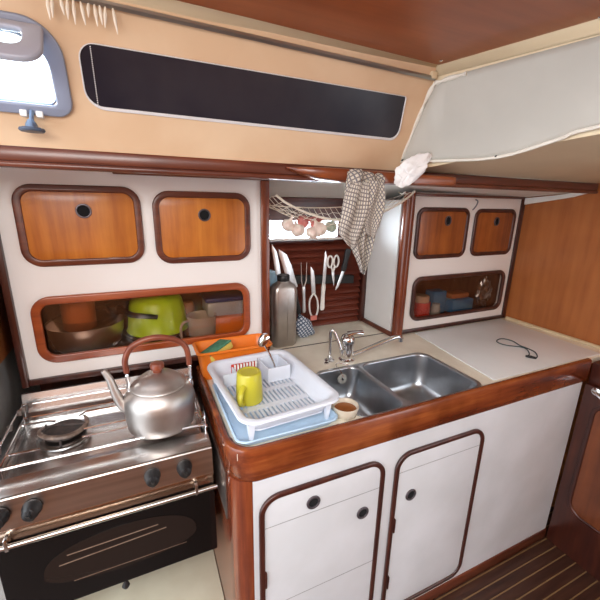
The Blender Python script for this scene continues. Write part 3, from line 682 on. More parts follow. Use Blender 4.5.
for sx_, xt in ((-1, -.078), (1, .087)):
    bm = B(); z0_ = .168
    pts = [(kx+xt+sx_*(.001*math.sin(k)), ky, kz+z0_-.006*k) for k in range(9)]
    tube(bm, pts, [.0035+.0020*(k % 2) for k in range(9)], 8)
    lathe(bm, [(0, 0), (.008, 0), (.006, .010), (0, .012)], (kx+xt*.96, ky, kz+.110), 12)
    obj('handle_link', bm, CHROME, kt)

# ------------------------------------------------------------------ washing-up corner
# pale blue drip tray
def open_tub(name, outline_fn, levels, mat, parent, thick=.0025, origin=None):
    bm = B(); rings = []
    for (ins, z) in levels: rings.append([bm.verts.new((x, y, z)) for x, y in outline_fn(ins)])
    n = len(rings[0])
    for a, c in zip(rings, rings[1:]):
        for k in range(n): bm.faces.new((a[k], c[k], c[(k+1) % n], a[(k+1) % n]))
    bm.faces.new(rings[-1])
    o = obj(name, bm, mat, parent, origin, 50)
    if thick: m_ = o.modifiers.new('s', 'SOLIDIFY'); m_.thickness = thick; m_.offset = 0
    return o
tag(open_tub('drip_tray', lambda i: rr(.182+i, .478-i, .757+i, 1.102-i, .03), [(-.002, .921), (.002, .9215), (.006, .912), (.010, .9055), (.03, .9042)], BLUE, None), 'shallow pale blue drip tray under the dish rack', 'tray')
# orange washing-up tub
def tubo(i, bot=0): return rr(.150+i, .412-i, 1.141+i, 1.262-i, .022)
ot = tag(open_tub('washing_up_tub', tubo, [(-.003, 1.004), (-.004, 1.009), (.002, 1.011), (.006, 1.007), (.012, .955), (.018, .905), (.030, .9012)], ORANGE, None), 'orange plastic tub holding a sponge behind the dish rack', 'tub')
sp = thing('sponge', 'yellow sponge with green scouring pad lying in the orange tub', 'sponge', (.24, 1.20, .965))
SM = Matrix.Translation((.222, 1.197, .992)) @ Matrix.Rotation(math.radians(28), 4, 'Z') @ Matrix.Rotation(math.radians(-12), 4, 'X') @ Matrix.Rotation(math.radians(-14), 4, 'Y')
bm = B(); box(bm, -.052, .052, -.032, .032, -.014, .010, .005); bm.transform(SM); obj('foam', bm, SPY, sp)
bm = B(); box(bm, -.052, .052, -.032, .032, .0102, .017, .002); bm.transform(SM); obj('scouring_pad', bm, SPG, sp)
bm = B(); box(bm, .19, .33, 1.158, 1.238, .9035, .955, .008); tag(obj('folded_cloth', bm, SPY), 'folded yellow dishcloth beneath the sponge in the orange tub', 'cloth')
# dish rack
rk = thing('dish_rack', 'white plastic dish rack standing in the pale blue tray beside the sink', 'dish rack', (.322, .9375, .905))
X0, X1, Y0, Y1, ZT = .181, .472, .745, 1.132, .987
def rim_out(i, n=8): return rr(X0+i, X1-i, Y0+i, Y1-i, max(.045-i*.4, .01), n)
zf = lambda x, y: ZT-.012*math.exp(-((y-(Y0+Y1)/2)/.10)**2)*0
bm = B(); rings = []
for (ins, dz) in [(.003, -.010), (-.002, -.006), (-.001, -.001), (.004, .0), (.012, -.0015), (.018, -.007), (.024, -.030), (.034, -.046), (.040, -.050)]:
    ring_ = []
    for x, y in rim_out(ins):
        u = (y-Y0)/(Y1-Y0); dip = 0.010*math.exp(-((u-.45)/.28)**4) if dz > -.02 and (x > X1-.06 or x < X0+.06) else 0
        ring_.append(bm.verts.new((x, y, ZT+dz-dip)))
    rings.append(ring_)
n = len(rings[0])
for a, c in zip(rings, rings[1:]):
    for k in range(n): bm.faces.new((a[k], c[k], c[(k+1) % n], a[(k+1) % n]))
o = obj('rim_and_walls', bm, PLW, rk, ang=60); m_ = o.modifiers.new('s', 'SOLIDIFY'); m_.thickness = .003; m_.offset = 0
# slotted bottom
slots = []
for row, (ya, yb) in enumerate(((.800, .870), (.888, .955), (.972, 1.035))):
    x = .222
    while x < .436:
        slots.append([(x, ya), (x+.0062, ya), (x+.0062, yb), (x, yb)]); x += .0135
plate('slotted_bottom', [rr(X0+.036, X1-.036, Y0+.036, Y1-.036, .02)]+slots, .004, top(.934), PLW, rk, 0)
# row of upright pins and compartments
for k in range(8):
    bm = B(); x = .262+.0105*k; box(bm, x, x+.0045, 1.068, 1.076, .937, .988, .001); obj('pin', bm, WPLAS, rk)
bm = B(); box(bm, .214, .256, 1.036, 1.040, .937, .978); box(bm, .256, .260, 1.036, 1.088, .937, .978); obj('divider', bm, PLW, rk)
cb = B()
for (a, b_, c_, d_) in ((.352, .432, 1.000, 1.003), (.352, .355, 1.003, 1.096), (.429, .432, 1.003, 1.096), (.352, .432, 1.093, 1.096)): box(cb, a, b_, c_, d_, .937, .986)
obj('cutlery_box', cb, PLW, rk)
bm = B()
for (x, y) in ((X0+.030, Y0+.040), (X1-.030, Y0+.040), (X0+.024, Y1-.024), (X1-.024, Y1-.024)):
    hexa(bm, [(x-.004, y-.004, .9058), (x+.004, y-.004, .9058), (x+.004, y+.004, .9058), (x-.004, y+.004, .9058), (x-.010, y-.010, .962), (x+.010, y-.010, .962), (x+.010, y+.010, .962), (x-.010, y+.010, .962)])
pieces('foot', bm, PLW, rk)
rk.rotation_euler = (0, 0, math.radians(4.0))
# red drying thing behind pins
bm = B(); box(bm, .245, .330, 1.076, 1.086, .939, .984, .003); tag(obj('red_scrubber', bm, REDP), 'small red brush block behind the pins of the dish rack', 'brush')
# yellow beaker upside down
yb = thing('plastic_mug', 'yellow-green plastic mug upside down in the dish rack', 'mug', (.262, .925, .9385))
bm = B(); lathe(bm, [(.034, .002), (.0385, 0), (.0395, .003), (.0378, .055), (.0355, .088), (.033, .092), (.027, .093), (.025, .091), (0, .091)], (.262, .926, .9385), 40); obj('mug_body', bm, YEL, yb)
bm = B(); tube(bm, spline([(.236, .898, .950), (.226, .882, .952), (.220, .874, .966), (.224, .880, .985), (.238, .899, 1.000)], 6), .0058, 10, flat=1.3); obj('handle', bm, YEL, yb)
# metal spoon in the cutlery box
bm = B(); lathe(bm, [(0, -.004), (.010, -.003), (.0165, .001), (.0175, .004), (.015, .002), (.009, .000), (0, -.001)], (.357, 1.082, 1.056), 20, (.1, -.85, .35), sx=1.5)
tube(bm, [(.362, 1.083, 1.036), (.376, 1.078, 1.010), (.388, 1.060, .975), (.395, 1.045, .942)], [.0035, .003, .003, .003], 8)
tag(obj('serving_spoon', bm, CHROME), 'steel spoon standing bowl-up in the dish rack cutlery box', 'spoon')
# tea mug by the sink
tm = thing('stoneware_cup', 'cream cup with brown tea on the worktop beside the sink', 'cup', (.510, .803, .9045))
bm = B(); lathe(bm, [(0, .0), (.029, 0), (.032, .003), (.0375, .023), (.0395, .033), (.0380, .0345), (.0362, .032), (.034, .023), (.028, .010), (0, .007)], (.517, .796, .9008), 32); obj('cup_body', bm, MUG, tm)
bm = B(); lathe(bm, [(0, .022), (.0330, .022), (.0325, .018), (0, .018)], (.517, .796, .9008), 28); obj('tea', bm, TEA, tm)
# dark lanyard on the lid
ly = thing('lanyard', 'dark teal cord loop with clasp lying on the white worktop lid', 'cord', (1.5, .95, .905))
bm = B(); tube(bm, spline([(1.429, .862, .9075), (1.467, .874, .9075), (1.505, .912, .9085), (1.506, .943, .9075), (1.470, .974, .9075), (1.457, 1.004, .9075), (1.472, 1.033, .9075), (1.520, 1.043, .9075), (1.540, 1.006, .9075), (1.521, .954, .9075), (1.513, .917, .9105), (1.510, .880, .9085), (1.479, .848, .9075), (1.450, .835, .9075)], 7), .0024, 8); obj('cord_loop', bm, SLATE, ly)
bm = B(); tube(bm, [(1.427, .864, .910), (1.437, .848, .911), (1.448, .832, .910)], [.004, .006, .004], 10); obj('clasp', bm, BLKRUB, ly)

# ------------------------------------------------------------------ niche contents
cn = thing('metal_canister', 'grey metal canister with black cap standing in the niche', 'canister', (.548, 1.37, .9005))
bm = B(); rings = []
for (w, d, z, r) in ((.050, .030, .9005, .02), (.055, .036, .908, .025), (.056, .037, 1.10, .025), (.0565, .037, 1.145, .025), (.054, .035, 1.160, .025), (.046, .031, 1.172, .022), (.030, .024, 1.182, .02), (.024, .022, 1.190, .02)):
    rings.append([bm.verts.new((.545+x, 1.372+y, z)) for x, y in rr(-w, w, -d, d, min(r, d-.001, w-.001))])
for a, c in zip(rings, rings[1:]):
    n = len(a)
    for k in range(n): bm.faces.new((a[k], c[k], c[(k+1) % n], a[(k+1) % n]))
bm.faces.new(rings[0]); bm.faces.new(rings[-1]); obj('canister_body', bm, BRUSH, cn, ang=50)
bm = B(); lathe(bm, [(0, 0), (.025, 0), (.027, .003), (.027, .022), (.024, .026), (0, .026)], (.545, 1.372, 1.188), 28, ripple=lambda a: .015*math.cos(a*20)); obj('cap', bm, BLACK, cn)
bm = B(); box(bm, .552, .555, 1.333, 1.336, .93, 1.12, .001); obj('seam', bm, BRUSH, cn)
pb = thing('squeeze_bottle', 'white bottle with pale blue top behind the metal canister', 'bottle', (.480, 1.44, .9005))
bm = B(); lathe(bm, [(0, 0), (.028, 0), (.030, .004), (.030, .20), (.026, .215), (.014, .225), (0, .225)], (.486, 1.452, .9005), 28); obj('bottle_body', bm, WPLAS, pb)
bm = B(); lathe(bm, [(.013, .225), (.018, .226), (.034, .245), (.036, .275), (.026, .305), (.010, .312), (0, .312)], (.510, 1.452, .9105), 28); obj('pump_top', bm, PBLUE, pb)
bm = B(); cyl(bm, (.474, 1.375, .9005), (.474, 1.375, 1.0), .010, 14, bev=.002); cyl(bm, (.474, 1.375, 1.0), (.474, 1.375, 1.20), .0085, 14, bev=.002)
tag(obj('paddle_brush', bm, WPLAS), 'slim white brush handle standing against the niche post', 'brush')
# blue and white check mitt with red tag
mt = thing('oven_mitt', 'blue and white checked oven cloth with red tag slumped in the niche', 'cloth', (.665, 1.43, .9005))
bm = B(); bmesh.ops.create_uvsphere(bm, u_segments=28, v_segments=18, radius=1)
for v in bm.verts:
    x, y, z = v.co; k = 1+.10*math.sin(5*x+3*z)+.08*math.sin(7*y+4*z+1)
    v.co = Vector((.668+x*k*(.045-.014*z)-.014*z, 1.420+y*k*.028, .9545+z*.054*k))
    if v.co.z < .9010: v.co.z = .9010
uv = bm.loops.layers.uv.new()
for f in bm.faces:
    for l in f.loops: l[uv].uv = (l.vert.co.x*.8+l.vert.co.z*.6, l.vert.co.z*.8-l.vert.co.x*.6)
obj('cloth_body', bm, MITT, mt)
bm = B(); box(bm, .690, .722, 1.395, 1.400, .985, 1.008, .001); obj('tag', bm, base('red_tag', (.55, .16, .12), .6)[0], mt)
# magnetic knife strip
mg = thing('magnetic_knife_strip', 'black magnetic knife strip fixed across the slatted niche panel', 'knife rack', (.75, 1.51, 1.13))
bm = B(); hexa(bm, [(.535, 1.4965, 1.146), (.975, 1.4965, 1.118), (.975, 1.5195, 1.118), (.535, 1.5195, 1.146), (.535, 1.4965, 1.186), (.975, 1.4965, 1.158), (.975, 1.5195, 1.158), (.535, 1.5195, 1.186)]); obj('strip', bm, BLKRUB, mg)
KY = 1.4935
def flat_part(name, poly, mat, parent, t=.002, bev=.0005, y=KY): return plate(name, [poly], t, front(y), mat, parent, bev)
def bladeout(base_, tip, w, curve=1):
    b, t_ = Vector(base_), Vector(tip); d = (t_-b); L = d.length; d.normalize(); s = Vector((d.y, -d.x))*curve
    pts = [b-s*w/2, b+s*w/2, b+s*w*.5+d*L*.55, b+s*w*.32+d*L*.82, t_-s*w*.35, b-s*w/2+d*L*.9]
    return [(p.x, p.y) for p in pts]
def handleout(a, b, w):
    a, b = Vector(a), Vector(b); d = (b-a).normalized(); s = Vector((d.y, -d.x)); L = (b-a).length; out = []
    prof = [(0, .8), (.15, 1.05), (.4, .85), (.7, 1.05), (.92, 1.15), (1, .7)]
    for u, q in prof: p = a+d*L*u+s*w/2*q; out.append((p.x, p.y))
    for u, q in prof[::-1]: p = a+d*L*u-s*w/2*q; out.append((p.x, p.y))
    return out
def knife(label, hb, jn, tip, w, hw, hm, curve=1, cat='knife', name='kitchen_knife'):
    t = thing(name, label, cat, (jn[0], KY, hb[1]), 'knives on the magnetic strip')
    flat_part('blade', bladeout(jn, tip, w, curve), BLADE, t)
    flat_part('handle', handleout(jn, hb, hw), hm, t, .010, .002, KY+.0035)
    return t
KN0 = set(C.objects)
knife('broad-bladed knife at the left end of the knife strip, tip upward', (.590, 1.00), (.592, 1.125), (.560, 1.325), .026, .022, BLACK)
knife('large chef knife with wide blade behind the black canister cap', (.690, .985), (.660, 1.115), (.598, 1.305), .042, .022, BLACK)
cf = thing('carving_fork', 'two-pronged steel carving fork hanging on the knife strip', 'fork', (.71, KY, .99), 'knives on the magnetic strip')
bm = B(); tube(bm, [(.694, KY-.002, 1.235), (.698, KY-.002, 1.15), (.706, KY-.002, 1.115)], [.0012, .0026, .003], 8); tube(bm, [(.723, KY-.002, 1.235), (.722, KY-.002, 1.15), (.712, KY-.002, 1.115)], [.0012, .0026, .003], 8); pieces('prong', bm, BLADE, cf)
flat_part('handle', handleout((.709, 1.12), (.714, .99), .016), BLADE, cf, .006, .0015)
sh = thing('poultry_shears', 'pale grey shears with long loop handles at the middle of the knife strip', 'shears', (.76, KY, .965), 'knives on the magnetic strip')
flat_part('blade', bladeout((.764, 1.080), (.752, 1.215), .022), BLADE, sh)
for s_ in (-1, 1):
    bm = B(); tube(bm, spline([(.763, KY-.004, 1.085), (.763+s_*.020, KY-.004, 1.05), (.766+s_*.022, KY-.004, 1.00), (.768+s_*.012, KY-.004, .970), (.768, KY-.004, .966)], 5), .0045, 8); obj('loop_handle', bm, WPLAS, sh)
knife('slim knife with pale handle on the knife strip left of the scissors', (.812, .992), (.816, 1.125), (.826, 1.285), .018, .020, WPLAS)
sc = thing('kitchen_scissors', 'white-handled kitchen scissors hanging blades down on the knife strip', 'scissors', (.862, KY, 1.11), 'knives on the magnetic strip')
for s_ in (-1, 1):
    bm = B(); tube(bm, [(.862+s_*.017+.0135*math.cos(a), KY-.004, 1.232+.027*math.sin(a)) for a in [2*PI*k/22 for k in range(22)]], .0048, 8, closed=True); tube(bm, [(.862+s_*.010, KY-.004, 1.207), (.864, KY-.004, 1.18)], .005, 8); obj('loop_handle', bm, WPLAS, sc)
flat_part('blade', [(.855, 1.195), (.870, 1.195), (.876, 1.15), (.874, 1.108), (.862, 1.15)], BLADE, sc)
knife('knife with a thick black handle upward at the right end of the strip', (.945, 1.290), (.922, 1.180), (.888, 1.085), .016, .028, BLACK, -1)

for o in [q for q in C.objects if q not in KN0 and q.parent is None]: o.location.x -= .014; o.location.z += .004
# ------------------------------------------------------------------ hanging net with garlic
nt = thing('hanging_net', 'cream cord hammock net strung across the top of the niche', 'net', (.70, 1.3, 1.40))
def net_pt(u, w):
    x = .45+(1.055-.45)*u; sag = math.sin(PI*u)**.8
    zf_ = 1.530-.10*sag+.03*u; zb = 1.500-.02*sag+.01*u; yf_ = 1.205; ybk = 1.47
    zz = zf_*(1-w)+zb*w-.052*math.sin(PI*w)*sag; return Vector((x, yf_+(ybk-yf_)*w, zz))
bm = B(); NU, NW = 22, 7
for i in range(NU+1):
    tube(bm, [net_pt(i/NU, j/NW) for j in range(NW+1)], .0012, 5)
for j in range(1, NW): tube(bm, [net_pt(i/NU, (j+.25*(i % 2))/NW) for i in range(NU+1)], .0012, 5)
obj('mesh_cords', bm, CORD, nt)
bm = B(); tube(bm, [net_pt(i/20, 0)+Vector((0, 0, .0)) for i in range(21)], .0042, 8); tube(bm, [net_pt(i/20, 1) for i in range(21)], .0025, 8); pieces('edge_rope', bm, CORD, nt)
def garlic(loc, s, name, label, cat, mat, grp):
    bm = B(); lathe(bm, [(0, 0), (.012, .001), (.023, .010), (.026, .022), (.021, .034), (.010, .042), (.005, .050), (.004, .060), (0, .061)], (0, 0, 0), 28, ripple=lambda a: .06*math.cos(a*7) if mat is GARL else 0)
    o = obj(name, bm, mat, origin=(0, 0, 0)); o.location = loc; o.scale = (s, s, s); tag(o, label, cat, grp); return o
gl = [((.518, 1.285, 1.405), .98, 'garlic bulb at the left end of the net, nearest the post', (.3, .4, 0)), ((.562, 1.250, 1.388), 1.0, 'second garlic bulb from the left in the hanging net', (-.4, .5, 1)),
      ((.608, 1.262, 1.378), .95, 'lowest garlic bulb in the hanging net, third from the left', (.5, -.3, 2)), ((.662, 1.258, 1.384), 1.2, 'largest garlic bulb, right end of the row in the hanging net', (-.3, -.4, 0))]
for l, s, lab, ro in gl: garlic(l, s, 'garlic_bulb', lab, 'garlic', GARL, 'garlic bulbs in the hanging net').rotation_euler = ro
for l, s, lab in (((.575, 1.30, 1.428), 1.0, 'red shallot lying behind the middle garlic bulbs in the net'), ((.628, 1.30, 1.425), .95, 'red shallot lying behind the largest garlic bulb in the net')):
    garlic(l, s, 'shallot', lab, 'shallot', SHAL, 'shallots in the hanging net').rotation_euler = (.2, 1.2, 0)
garlic((.715, 1.30, 1.395), .95, 'green_pepper', 'small mottled green vegetable in the net beside the towel', 'vegetable', GREENV, None).rotation_euler = (.2, .3, 0)

# ------------------------------------------------------------------ shelf under the beam, towel, tissue, lamp
bm = B(); secs = []
for x, yf_, zb, zt_ in ((.385, .945, 1.597, 1.600), (.405, .925, 1.588, 1.600), (.43, .908, 1.580, 1.600), (.46, .896, 1.573, 1.600), (.50, .888, 1.568, 1.600), (.56, .884, 1.566, 1.599), (.75, .884, 1.566, 1.597), (.92, .884, 1.568, 1.596), (.938, .887, 1.569, 1.595), (.949, .900, 1.571, 1.593)):
    c = min(.006, (zt_-zb)*.35)
    secs.append([bm.verts.new((x, y, z)) for y, z in ((.9515, zb), (yf_+c, zb), (yf_+c*.3, zb+c*.3), (yf_, zb+c), (yf_, zt_-c), (yf_+c*.3, zt_-c*.3), (yf_+c, zt_), (.9515, zt_))])
for a, b in zip(secs, secs[1:]):
    for k in range(8): bm.faces.new((a[k], a[(k+1) % 8], b[(k+1) % 8], b[k]))
bm.faces.new(secs[0]); bm.faces.new(secs[-1])
tag(obj('grab_shelf', bm, wood('shelf_teak', (.13, .028, .012), (.23, .055, .016), (.33, .085, .024), 'x', .28, 1, .25, .3)), 'narrow varnished wooden shelf with tapered end fixed to the beam above the niche', 'shelf')
# towel
bm = B(); uv = bm.loops.layers.uv.new()
def towel_sheet(rows, y0, amp, ph, uvr, nfold):
    NUx = 34; grid = []
    rows_i = []
    for (z0, a0, b0, yo), (z1, a1, b1, y1_) in zip(rows, rows[1:]):
        for k in range(6): t_ = k/6; rows_i.append((z0+(z1-z0)*t_, a0+(a1-a0)*t_, b0+(b1-b0)*t_, yo+(y1_-yo)*t_))
    rows_i.append(rows[-1]); dist = 0; prev = None; UV = {}
    for r_, (z, a, b, yo) in enumerate(rows_i):
        if prev: dist += math.hypot(z-prev[0], yo-prev[3])
        prev = (z, a, b, yo); row = []
        for i in range(NUx+1):
            u = i/NUx; f = math.sin(u*nfold*PI+ph+dist*6)
            y = yo+y0+amp*f*min(1, dist*12+.25)+.004*math.sin(u*9+dist*30)
            v = bm.verts.new((a+(b-a)*u+.003*math.cos(u*nfold*PI+ph), y, z+.004*math.sin(u*5+ph)*(r_ > 8))); row.append(v)
            du = (u-.5)*.145; c_, s_ = math.cos(uvr), math.sin(uvr); UV[v] = (du*c_-dist*s_, du*s_+dist*c_)
        grid.append(row)
    for a, b in zip(grid, grid[1:]):
        for i in range(NUx):
            f = bm.faces.new((a[i], b[i], b[i+1], a[i+1]))
            for l in f.loops: l[uv].uv = UV[l.vert]
towel_sheet([(1.5945, .560, .650, .935), (1.5955, .556, .655, .90), (1.594, .552, .657, .878), (1.580, .546, .658, .866), (1.54, .535, .657, .862), (1.50, .530, .652, .862), (1.45, .540, .646, .864), (1.40, .562, .634, .864), (1.35, .588, .622, .864), (1.314, .602, .612, .864)], .0, .010, .4, .5, 5)
towel_sheet([(1.565, .548, .600, .852), (1.53, .534, .600, .850), (1.49, .526, .596, .848), (1.45, .517, .590, .848), (1.425, .516, .582, .850), (1.395, .545, .572, .852)], .0, .006, 2.0, -.12, 3)
towel_sheet([(1.572, .600, .652, .852), (1.53, .588, .655, .850), (1.49, .575, .652, .850), (1.455, .585, .644, .852), (1.42, .610, .636, .856)], .0, .006, 1.0, .75, 3)
bm.transform(Matrix.Translation((-.017, 0, 0)))
o = tag(obj('tea_towel', bm, TOWEL, normals=False, ang=80), 'brown checked tea towel draped over the narrow shelf', 'towel')
m_ = o.modifiers.new('s', 'SOLIDIFY'); m_.thickness = .0015; m_.offset = 0
# tissue
bm = B(); bmesh.ops.create_icosphere(bm, subdivisions=4, radius=1)
import mathutils
for v in bm.verts:
    p = v.co.copy(); q = mathutils.noise.noise(p*1.4)*.45+mathutils.noise.noise(p*3.3)*.22
    r = 1+q; x, y, z = p*r
    tp = (z+1)/2
    v.co = Vector((.714+.046*tp+x*(.040+.022*tp), .864+y*.019-.012*tp, 1.605+z*.042+.010*x))
for f in bm.faces: f.smooth = True
tag(obj('paper_tissue', bm, PAPER, ang=25), 'crumpled white paper tissue on the narrow shelf in front of the cream end wall', 'tissue')
# small fluorescent lamp under the soffit
lp = thing('soffit_lamp', 'small white lamp fixture with black switch under the soffit behind the shelf', 'lamp', (.60, 1.0, 1.572))
bm = B(); box(bm, .47, .72, .985, 1.030, 1.572, 1.5975, .004); obj('lamp_housing', bm, LIT, lp)
bm = B(); cyl(bm, (.492, 1.0, 1.567), (.492, 1.0, 1.572), .007, 12); obj('switch', bm, BLACK, lp)
bm = B(); tube(bm, [(1.00, 1.24, 1.556), (.96, 1.17, 1.545), (.92, 1.10, 1.553)], .002, 6); 
tag(obj('net_lashing', bm, CORD), 'frayed brown cord lashing running from the towel to the round post', 'cord')

# ------------------------------------------------------------------ things behind the left cupboard window
SZ = .970
def panlike(name, label, cat, c, prof, mat, hd=None, hm=None):
    t = thing(name, label, cat, c)
    bm = B(); lathe(bm, prof, c, 40); o = obj('pan_body', bm, mat, t); m_ = o.modifiers.new('s', 'SOLIDIFY'); m_.thickness = .0015
    if hd: bm = B(); tube(bm, hd, [.008, .010, .010, .008], 10, flat=1.3); obj('handle', bm, hm, t)
    return t
panlike('steel_mixing_bowl', 'wide stainless bowl at the left behind the cupboard window', 'bowl', (-.195, 1.432, SZ), [(0, 0), (.070, 0), (.080, .003), (.105, .030), (.118, .070), (.122, .108), (.127, .112)], POTST)
GLASSY = pane_mat('clear_glass_bowl', (.90, .86, .84), .10)
bm = B(); lathe(bm, [(0, 0), (.070, 0), (.085, .012), (.104, .060), (.107, .060), (.088, .008), (.072, -.004), (0, -.004)], (-.190, 1.435, SZ+.0745), 40)
tag(obj('glass_bowl', bm, GLASSY), 'clear glass bowl nested in the wide steel bowl', 'bowl')
bm = B(); lathe(bm, [(0, 0), (.050, 0), (.053, .004), (.053, .112), (.050, .115), (0, .115)], (-.215, 1.435, SZ+.0870), 36)
tag(obj('terracotta_jar', bm, base('terracotta_orange', (.58, .16, .045), .4)[0]), 'orange-brown cylindrical jar standing inside the nested bowls', 'jar')
panlike('frying_pan', 'dark frying pan resting behind the bowls, black handle pointing right', 'pan', (-.090, 1.520, SZ+.110), [(0, 0), (.040, 0), (.044, .004), (.048, .030)], IRON,
    [(-.088, 1.475, SZ+.140), (-.080, 1.40, SZ+.147), (-.040, 1.335, SZ+.143), (.040, 1.312, SZ+.134)], BLACK)
panlike('brown_bowl', 'brownish bowl beneath the lime green colander', 'bowl', (.035, 1.440, SZ), [(0, 0), (.055, 0), (.06, .004), (.10, .035), (.118, .050)], base('brown_glazed', (.16, .10, .06), .35)[0])
gc = thing('green_colander', 'lime green plastic colander upside down behind the cupboard window', 'colander', (.045, 1.435, SZ+.028))
bm = B(); lathe(bm, [(.112, 0), (.114, .004), (.108, .012), (.103, .06), (.094, .115), (.080, .135), (.05, .144), (0, .146)], (.045, 1.435, SZ+.052), 40, ripple=lambda a: .006*math.cos(a*12)); obj('colander_body', bm, LIME, gc)
bm = B(); lathe(bm, [(.060, .143), (.058, .152), (.052, .152), (.050, .145)], (.045, 1.435, SZ+.052), 32); obj('foot_ring', bm, LIME, gc)
tmug = thing('cloudy_jug', 'cloudy pinkish plastic jug with handle behind the cupboard window', 'jug', (.20, 1.355, SZ))
bm = B(); lathe(bm, [(0, 0), (.045, 0), (.048, .004), (.054, .108), (.056, .112), (.053, .110), (.046, .006), (0, .004)], (.200, 1.358, SZ), 36); obj('jug_body', bm, TRANSL, tmug)
bm = B(); tube(bm, spline([(.152, 1.345, SZ+.095), (.132, 1.335, SZ+.095), (.118, 1.330, SZ+.075), (.122, 1.330, SZ+.03), (.150, 1.345, SZ+.015)], 5), .005, 8); obj('handle', bm, TRANSL, tmug)
bm = B(); box(bm, .245, .405, 1.36, 1.50, SZ, SZ+.090, .01); tag(obj('orange_food_box', bm, ORANGE), 'orange plastic box at the right behind the cupboard window', 'box')
fb_ = thing('food_container', 'milky food container with navy lid on top of the orange box', 'container', (.31, 1.43, SZ+.09))
bm = B(); box(bm, .225, .385, 1.37, 1.50, SZ+.0905, SZ+.150, .012); obj('container_body', bm, CLEARP, fb_)
bm = B(); box(bm, .220, .390, 1.365, 1.505, SZ+.1505, SZ+.168, .006); obj('lid', bm, NAVY, fb_)
bm = B(); lathe(bm, [(0, 0), (.022, 0), (.024, .004), (.024, .125), (.018, .140), (0, .142)], (.165, 1.46, SZ), 24)
tag(obj('brown_jar', bm, base('amber_brown', (.42, .17, .05), .4)[0]), 'amber brown jar standing behind the cloudy jug', 'jar')
# behind the right cupboard window
RZ = .933
rc = thing('red_tin', 'red tin with pale lid at the left of the right cupboard window', 'tin', (1.245, 1.36, RZ))
bm = B(); lathe(bm, [(0, 0), (.047, 0), (.048, .002), (.048, .098), (0, .098)], (1.292, 1.350, RZ), 32); obj('tin_body', bm, REDP, rc)
bm = B(); lathe(bm, [(0, .0985), (.040, .0985), (.040, .125), (.036, .13), (0, .13)], (1.292, 1.350, RZ), 28); obj('lid', bm, base('tan_lid', (.55, .36, .22), .5)[0], rc)
bm = B(); lathe(bm, [(0, 0), (.022, 0), (.024, .004), (.024, .060), (.020, .070), (.020, .085), (0, .085)], (1.372, 1.325, RZ), 24)
tag(obj('glass_spice_jar', bm, base('greyish_glass', (.35, .36, .34), .15)[0]), 'small grey glass jar between red tin and blue packets', 'jar')
bm = B(); box(bm, 1.42, 1.51, 1.39, 1.46, RZ, RZ+.125, .006); tag(obj('blue_packet', bm, BLUEP), 'upright blue packet in the middle of the right cupboard window', 'packet')
bm = B(); box(bm, 1.53, 1.69, 1.36, 1.46, RZ, RZ+.075, .010); tag(obj('blue_box', bm, BLUEP), 'low blue box lying under the brown packet in the right cupboard', 'box')
bm = B(); box(bm, 1.54, 1.67, 1.38, 1.45, RZ+.0755, RZ+.105, .008); tag(obj('brown_packet', bm, BROWNP), 'brown packet resting on the low blue box', 'packet')
bm = B(); bmesh.ops.create_icosphere(bm, subdivisions=4, radius=1)
for v in bm.verts:
    p = v.co.copy(); r = 1+.35*mathutils.noise.noise(p*2.2)+.12*mathutils.noise.noise(p*6)
    v.co = Vector((1.745+p.x*.040*r, 1.355+p.y*.035*r, RZ+.105+p.z*.085*r)); v.co.z = max(v.co.z, RZ+.0005)
tag(obj('plastic_bag', bm, FILM, ang=20), 'crinkled clear plastic bag at the right of the right cupboard window', 'bag')

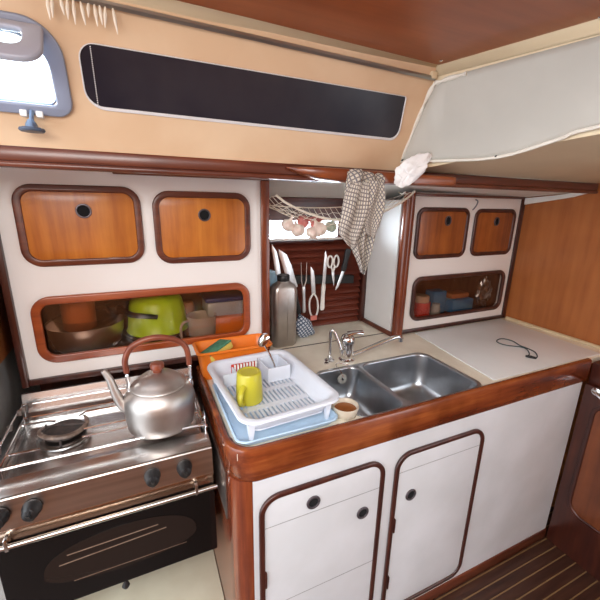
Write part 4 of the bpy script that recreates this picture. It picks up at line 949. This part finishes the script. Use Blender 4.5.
# ------------------------------------------------------------------ wooden locker in the right foreground
lk = thing('wooden_locker', 'dark mahogany locker with rounded panel at the lower right, beside the galley', 'locker', (1.74, .3, 0))
bm = B(); box(bm, 1.6305, 1.8195, -.40, .728, 0, .812, .004); obj('locker_body', bm, W_DARK, lk)
bm = B(); box(bm, 1.648, 1.8195, -.40, .730, .8125, .905, .006); obj('locker_top', bm, W_DARK, lk)
F = side_r(1.6305)
lp_ = plate('rounded_panel', [rr(-.668, .10, .225, .750, .055)], .008, F, wood('dark_honey_panel', (.10, .026, .010), (.15, .040, .014), (.20, .055, .018), 'z', .35, .8, .2, .4), lk, .003)
ring('panel_frame', -.682, .114, .211, .764, .068, .016, .012, F, W_DARK, lp_, .004)
bm = B(); lathe(bm, [(0, 0), (.016, 0), (.016, .004), (.009, .007), (.009, .012), (0, .013)], (1.6305, .685, .795), 20, (-1, 0, 0)); tube(bm, [(1.620, .692, .795), (1.615, .67, .788), (1.614, .655, .780)], [.004, .005, .004], 8); obj('turn_latch', bm, CHROME, lk)

# rest of the cabin behind the viewer (opposite side), seen only in reflections
struct(obj('wall_front', box(B(), -2.2, 1.85, -1.62, -1.58, 0, 1.87), W_BULK))
struct(obj('ceiling_4', box(B(), .45, 1.85, -1.25, -.052, 1.874, 1.90), CREAM2))
struct(obj('ceiling_3', box(B(), -2.2, 1.85, -1.58, -1.25, 1.874, 1.90), CREAM2))

# ------------------------------------------------------------------ light, world, camera
w = bpy.data.worlds.new('World'); S.world = w; w.use_nodes = True
bg = w.node_tree.nodes['Background']; bg.inputs[0].default_value = (.86, .93, 1.0, 1); bg.inputs[1].default_value = 3.2
def area(name, loc, target, sx_, sy_, power, col):
    l = bpy.data.lights.new(name, 'AREA'); l.shape = 'RECTANGLE'; l.size = sx_; l.size_y = sy_; l.energy = power; l.color = col
    o = bpy.data.objects.new(name, l); C.objects.link(o); o.location = loc
    o.rotation_euler = (Vector(target)-Vector(loc)).to_track_quat('-Z', 'Y').to_euler(); return o
area('companionway_daylight', (-.45, -.42, 1.90), (.35, 1.2, 1.0), .8, .6, 19, (1, .965, .92))
area('niche_window_daylight', (.73, 2.0, 1.22), (.75, 1.25, 1.54), 1.2, .8, 150, (.82, .92, 1))
area('porthole_daylight', (-.28, 1.10, 1.80), (-.2, .3, 1.5), .35, .14, 5, (.85, .93, 1))
cam = bpy.data.cameras.new('camera'); co = bpy.data.objects.new('camera', cam); C.objects.link(co); S.camera = co
Rm = [[0.91230862, -0.09203007, 0.39902814], [-0.40905451, -0.25041338, 0.87747795], [0.01916763, -0.96375495, -0.2660996]]
M = Matrix([[Rm[i][0], -Rm[i][1], -Rm[i][2], (0, 0, 1.512)[i]] for i in range(3)]+[[0, 0, 0, 1]])
co.matrix_world = M
cam.sensor_width = 36; cam.lens = 358.04/600*36; cam.clip_start = .01
S.view_settings.view_transform = 'Standard'; S.view_settings.look = 'None'; S.view_settings.gamma = 1; S.view_settings.use_curve_mapping = False
S.view_settings.exposure = .25
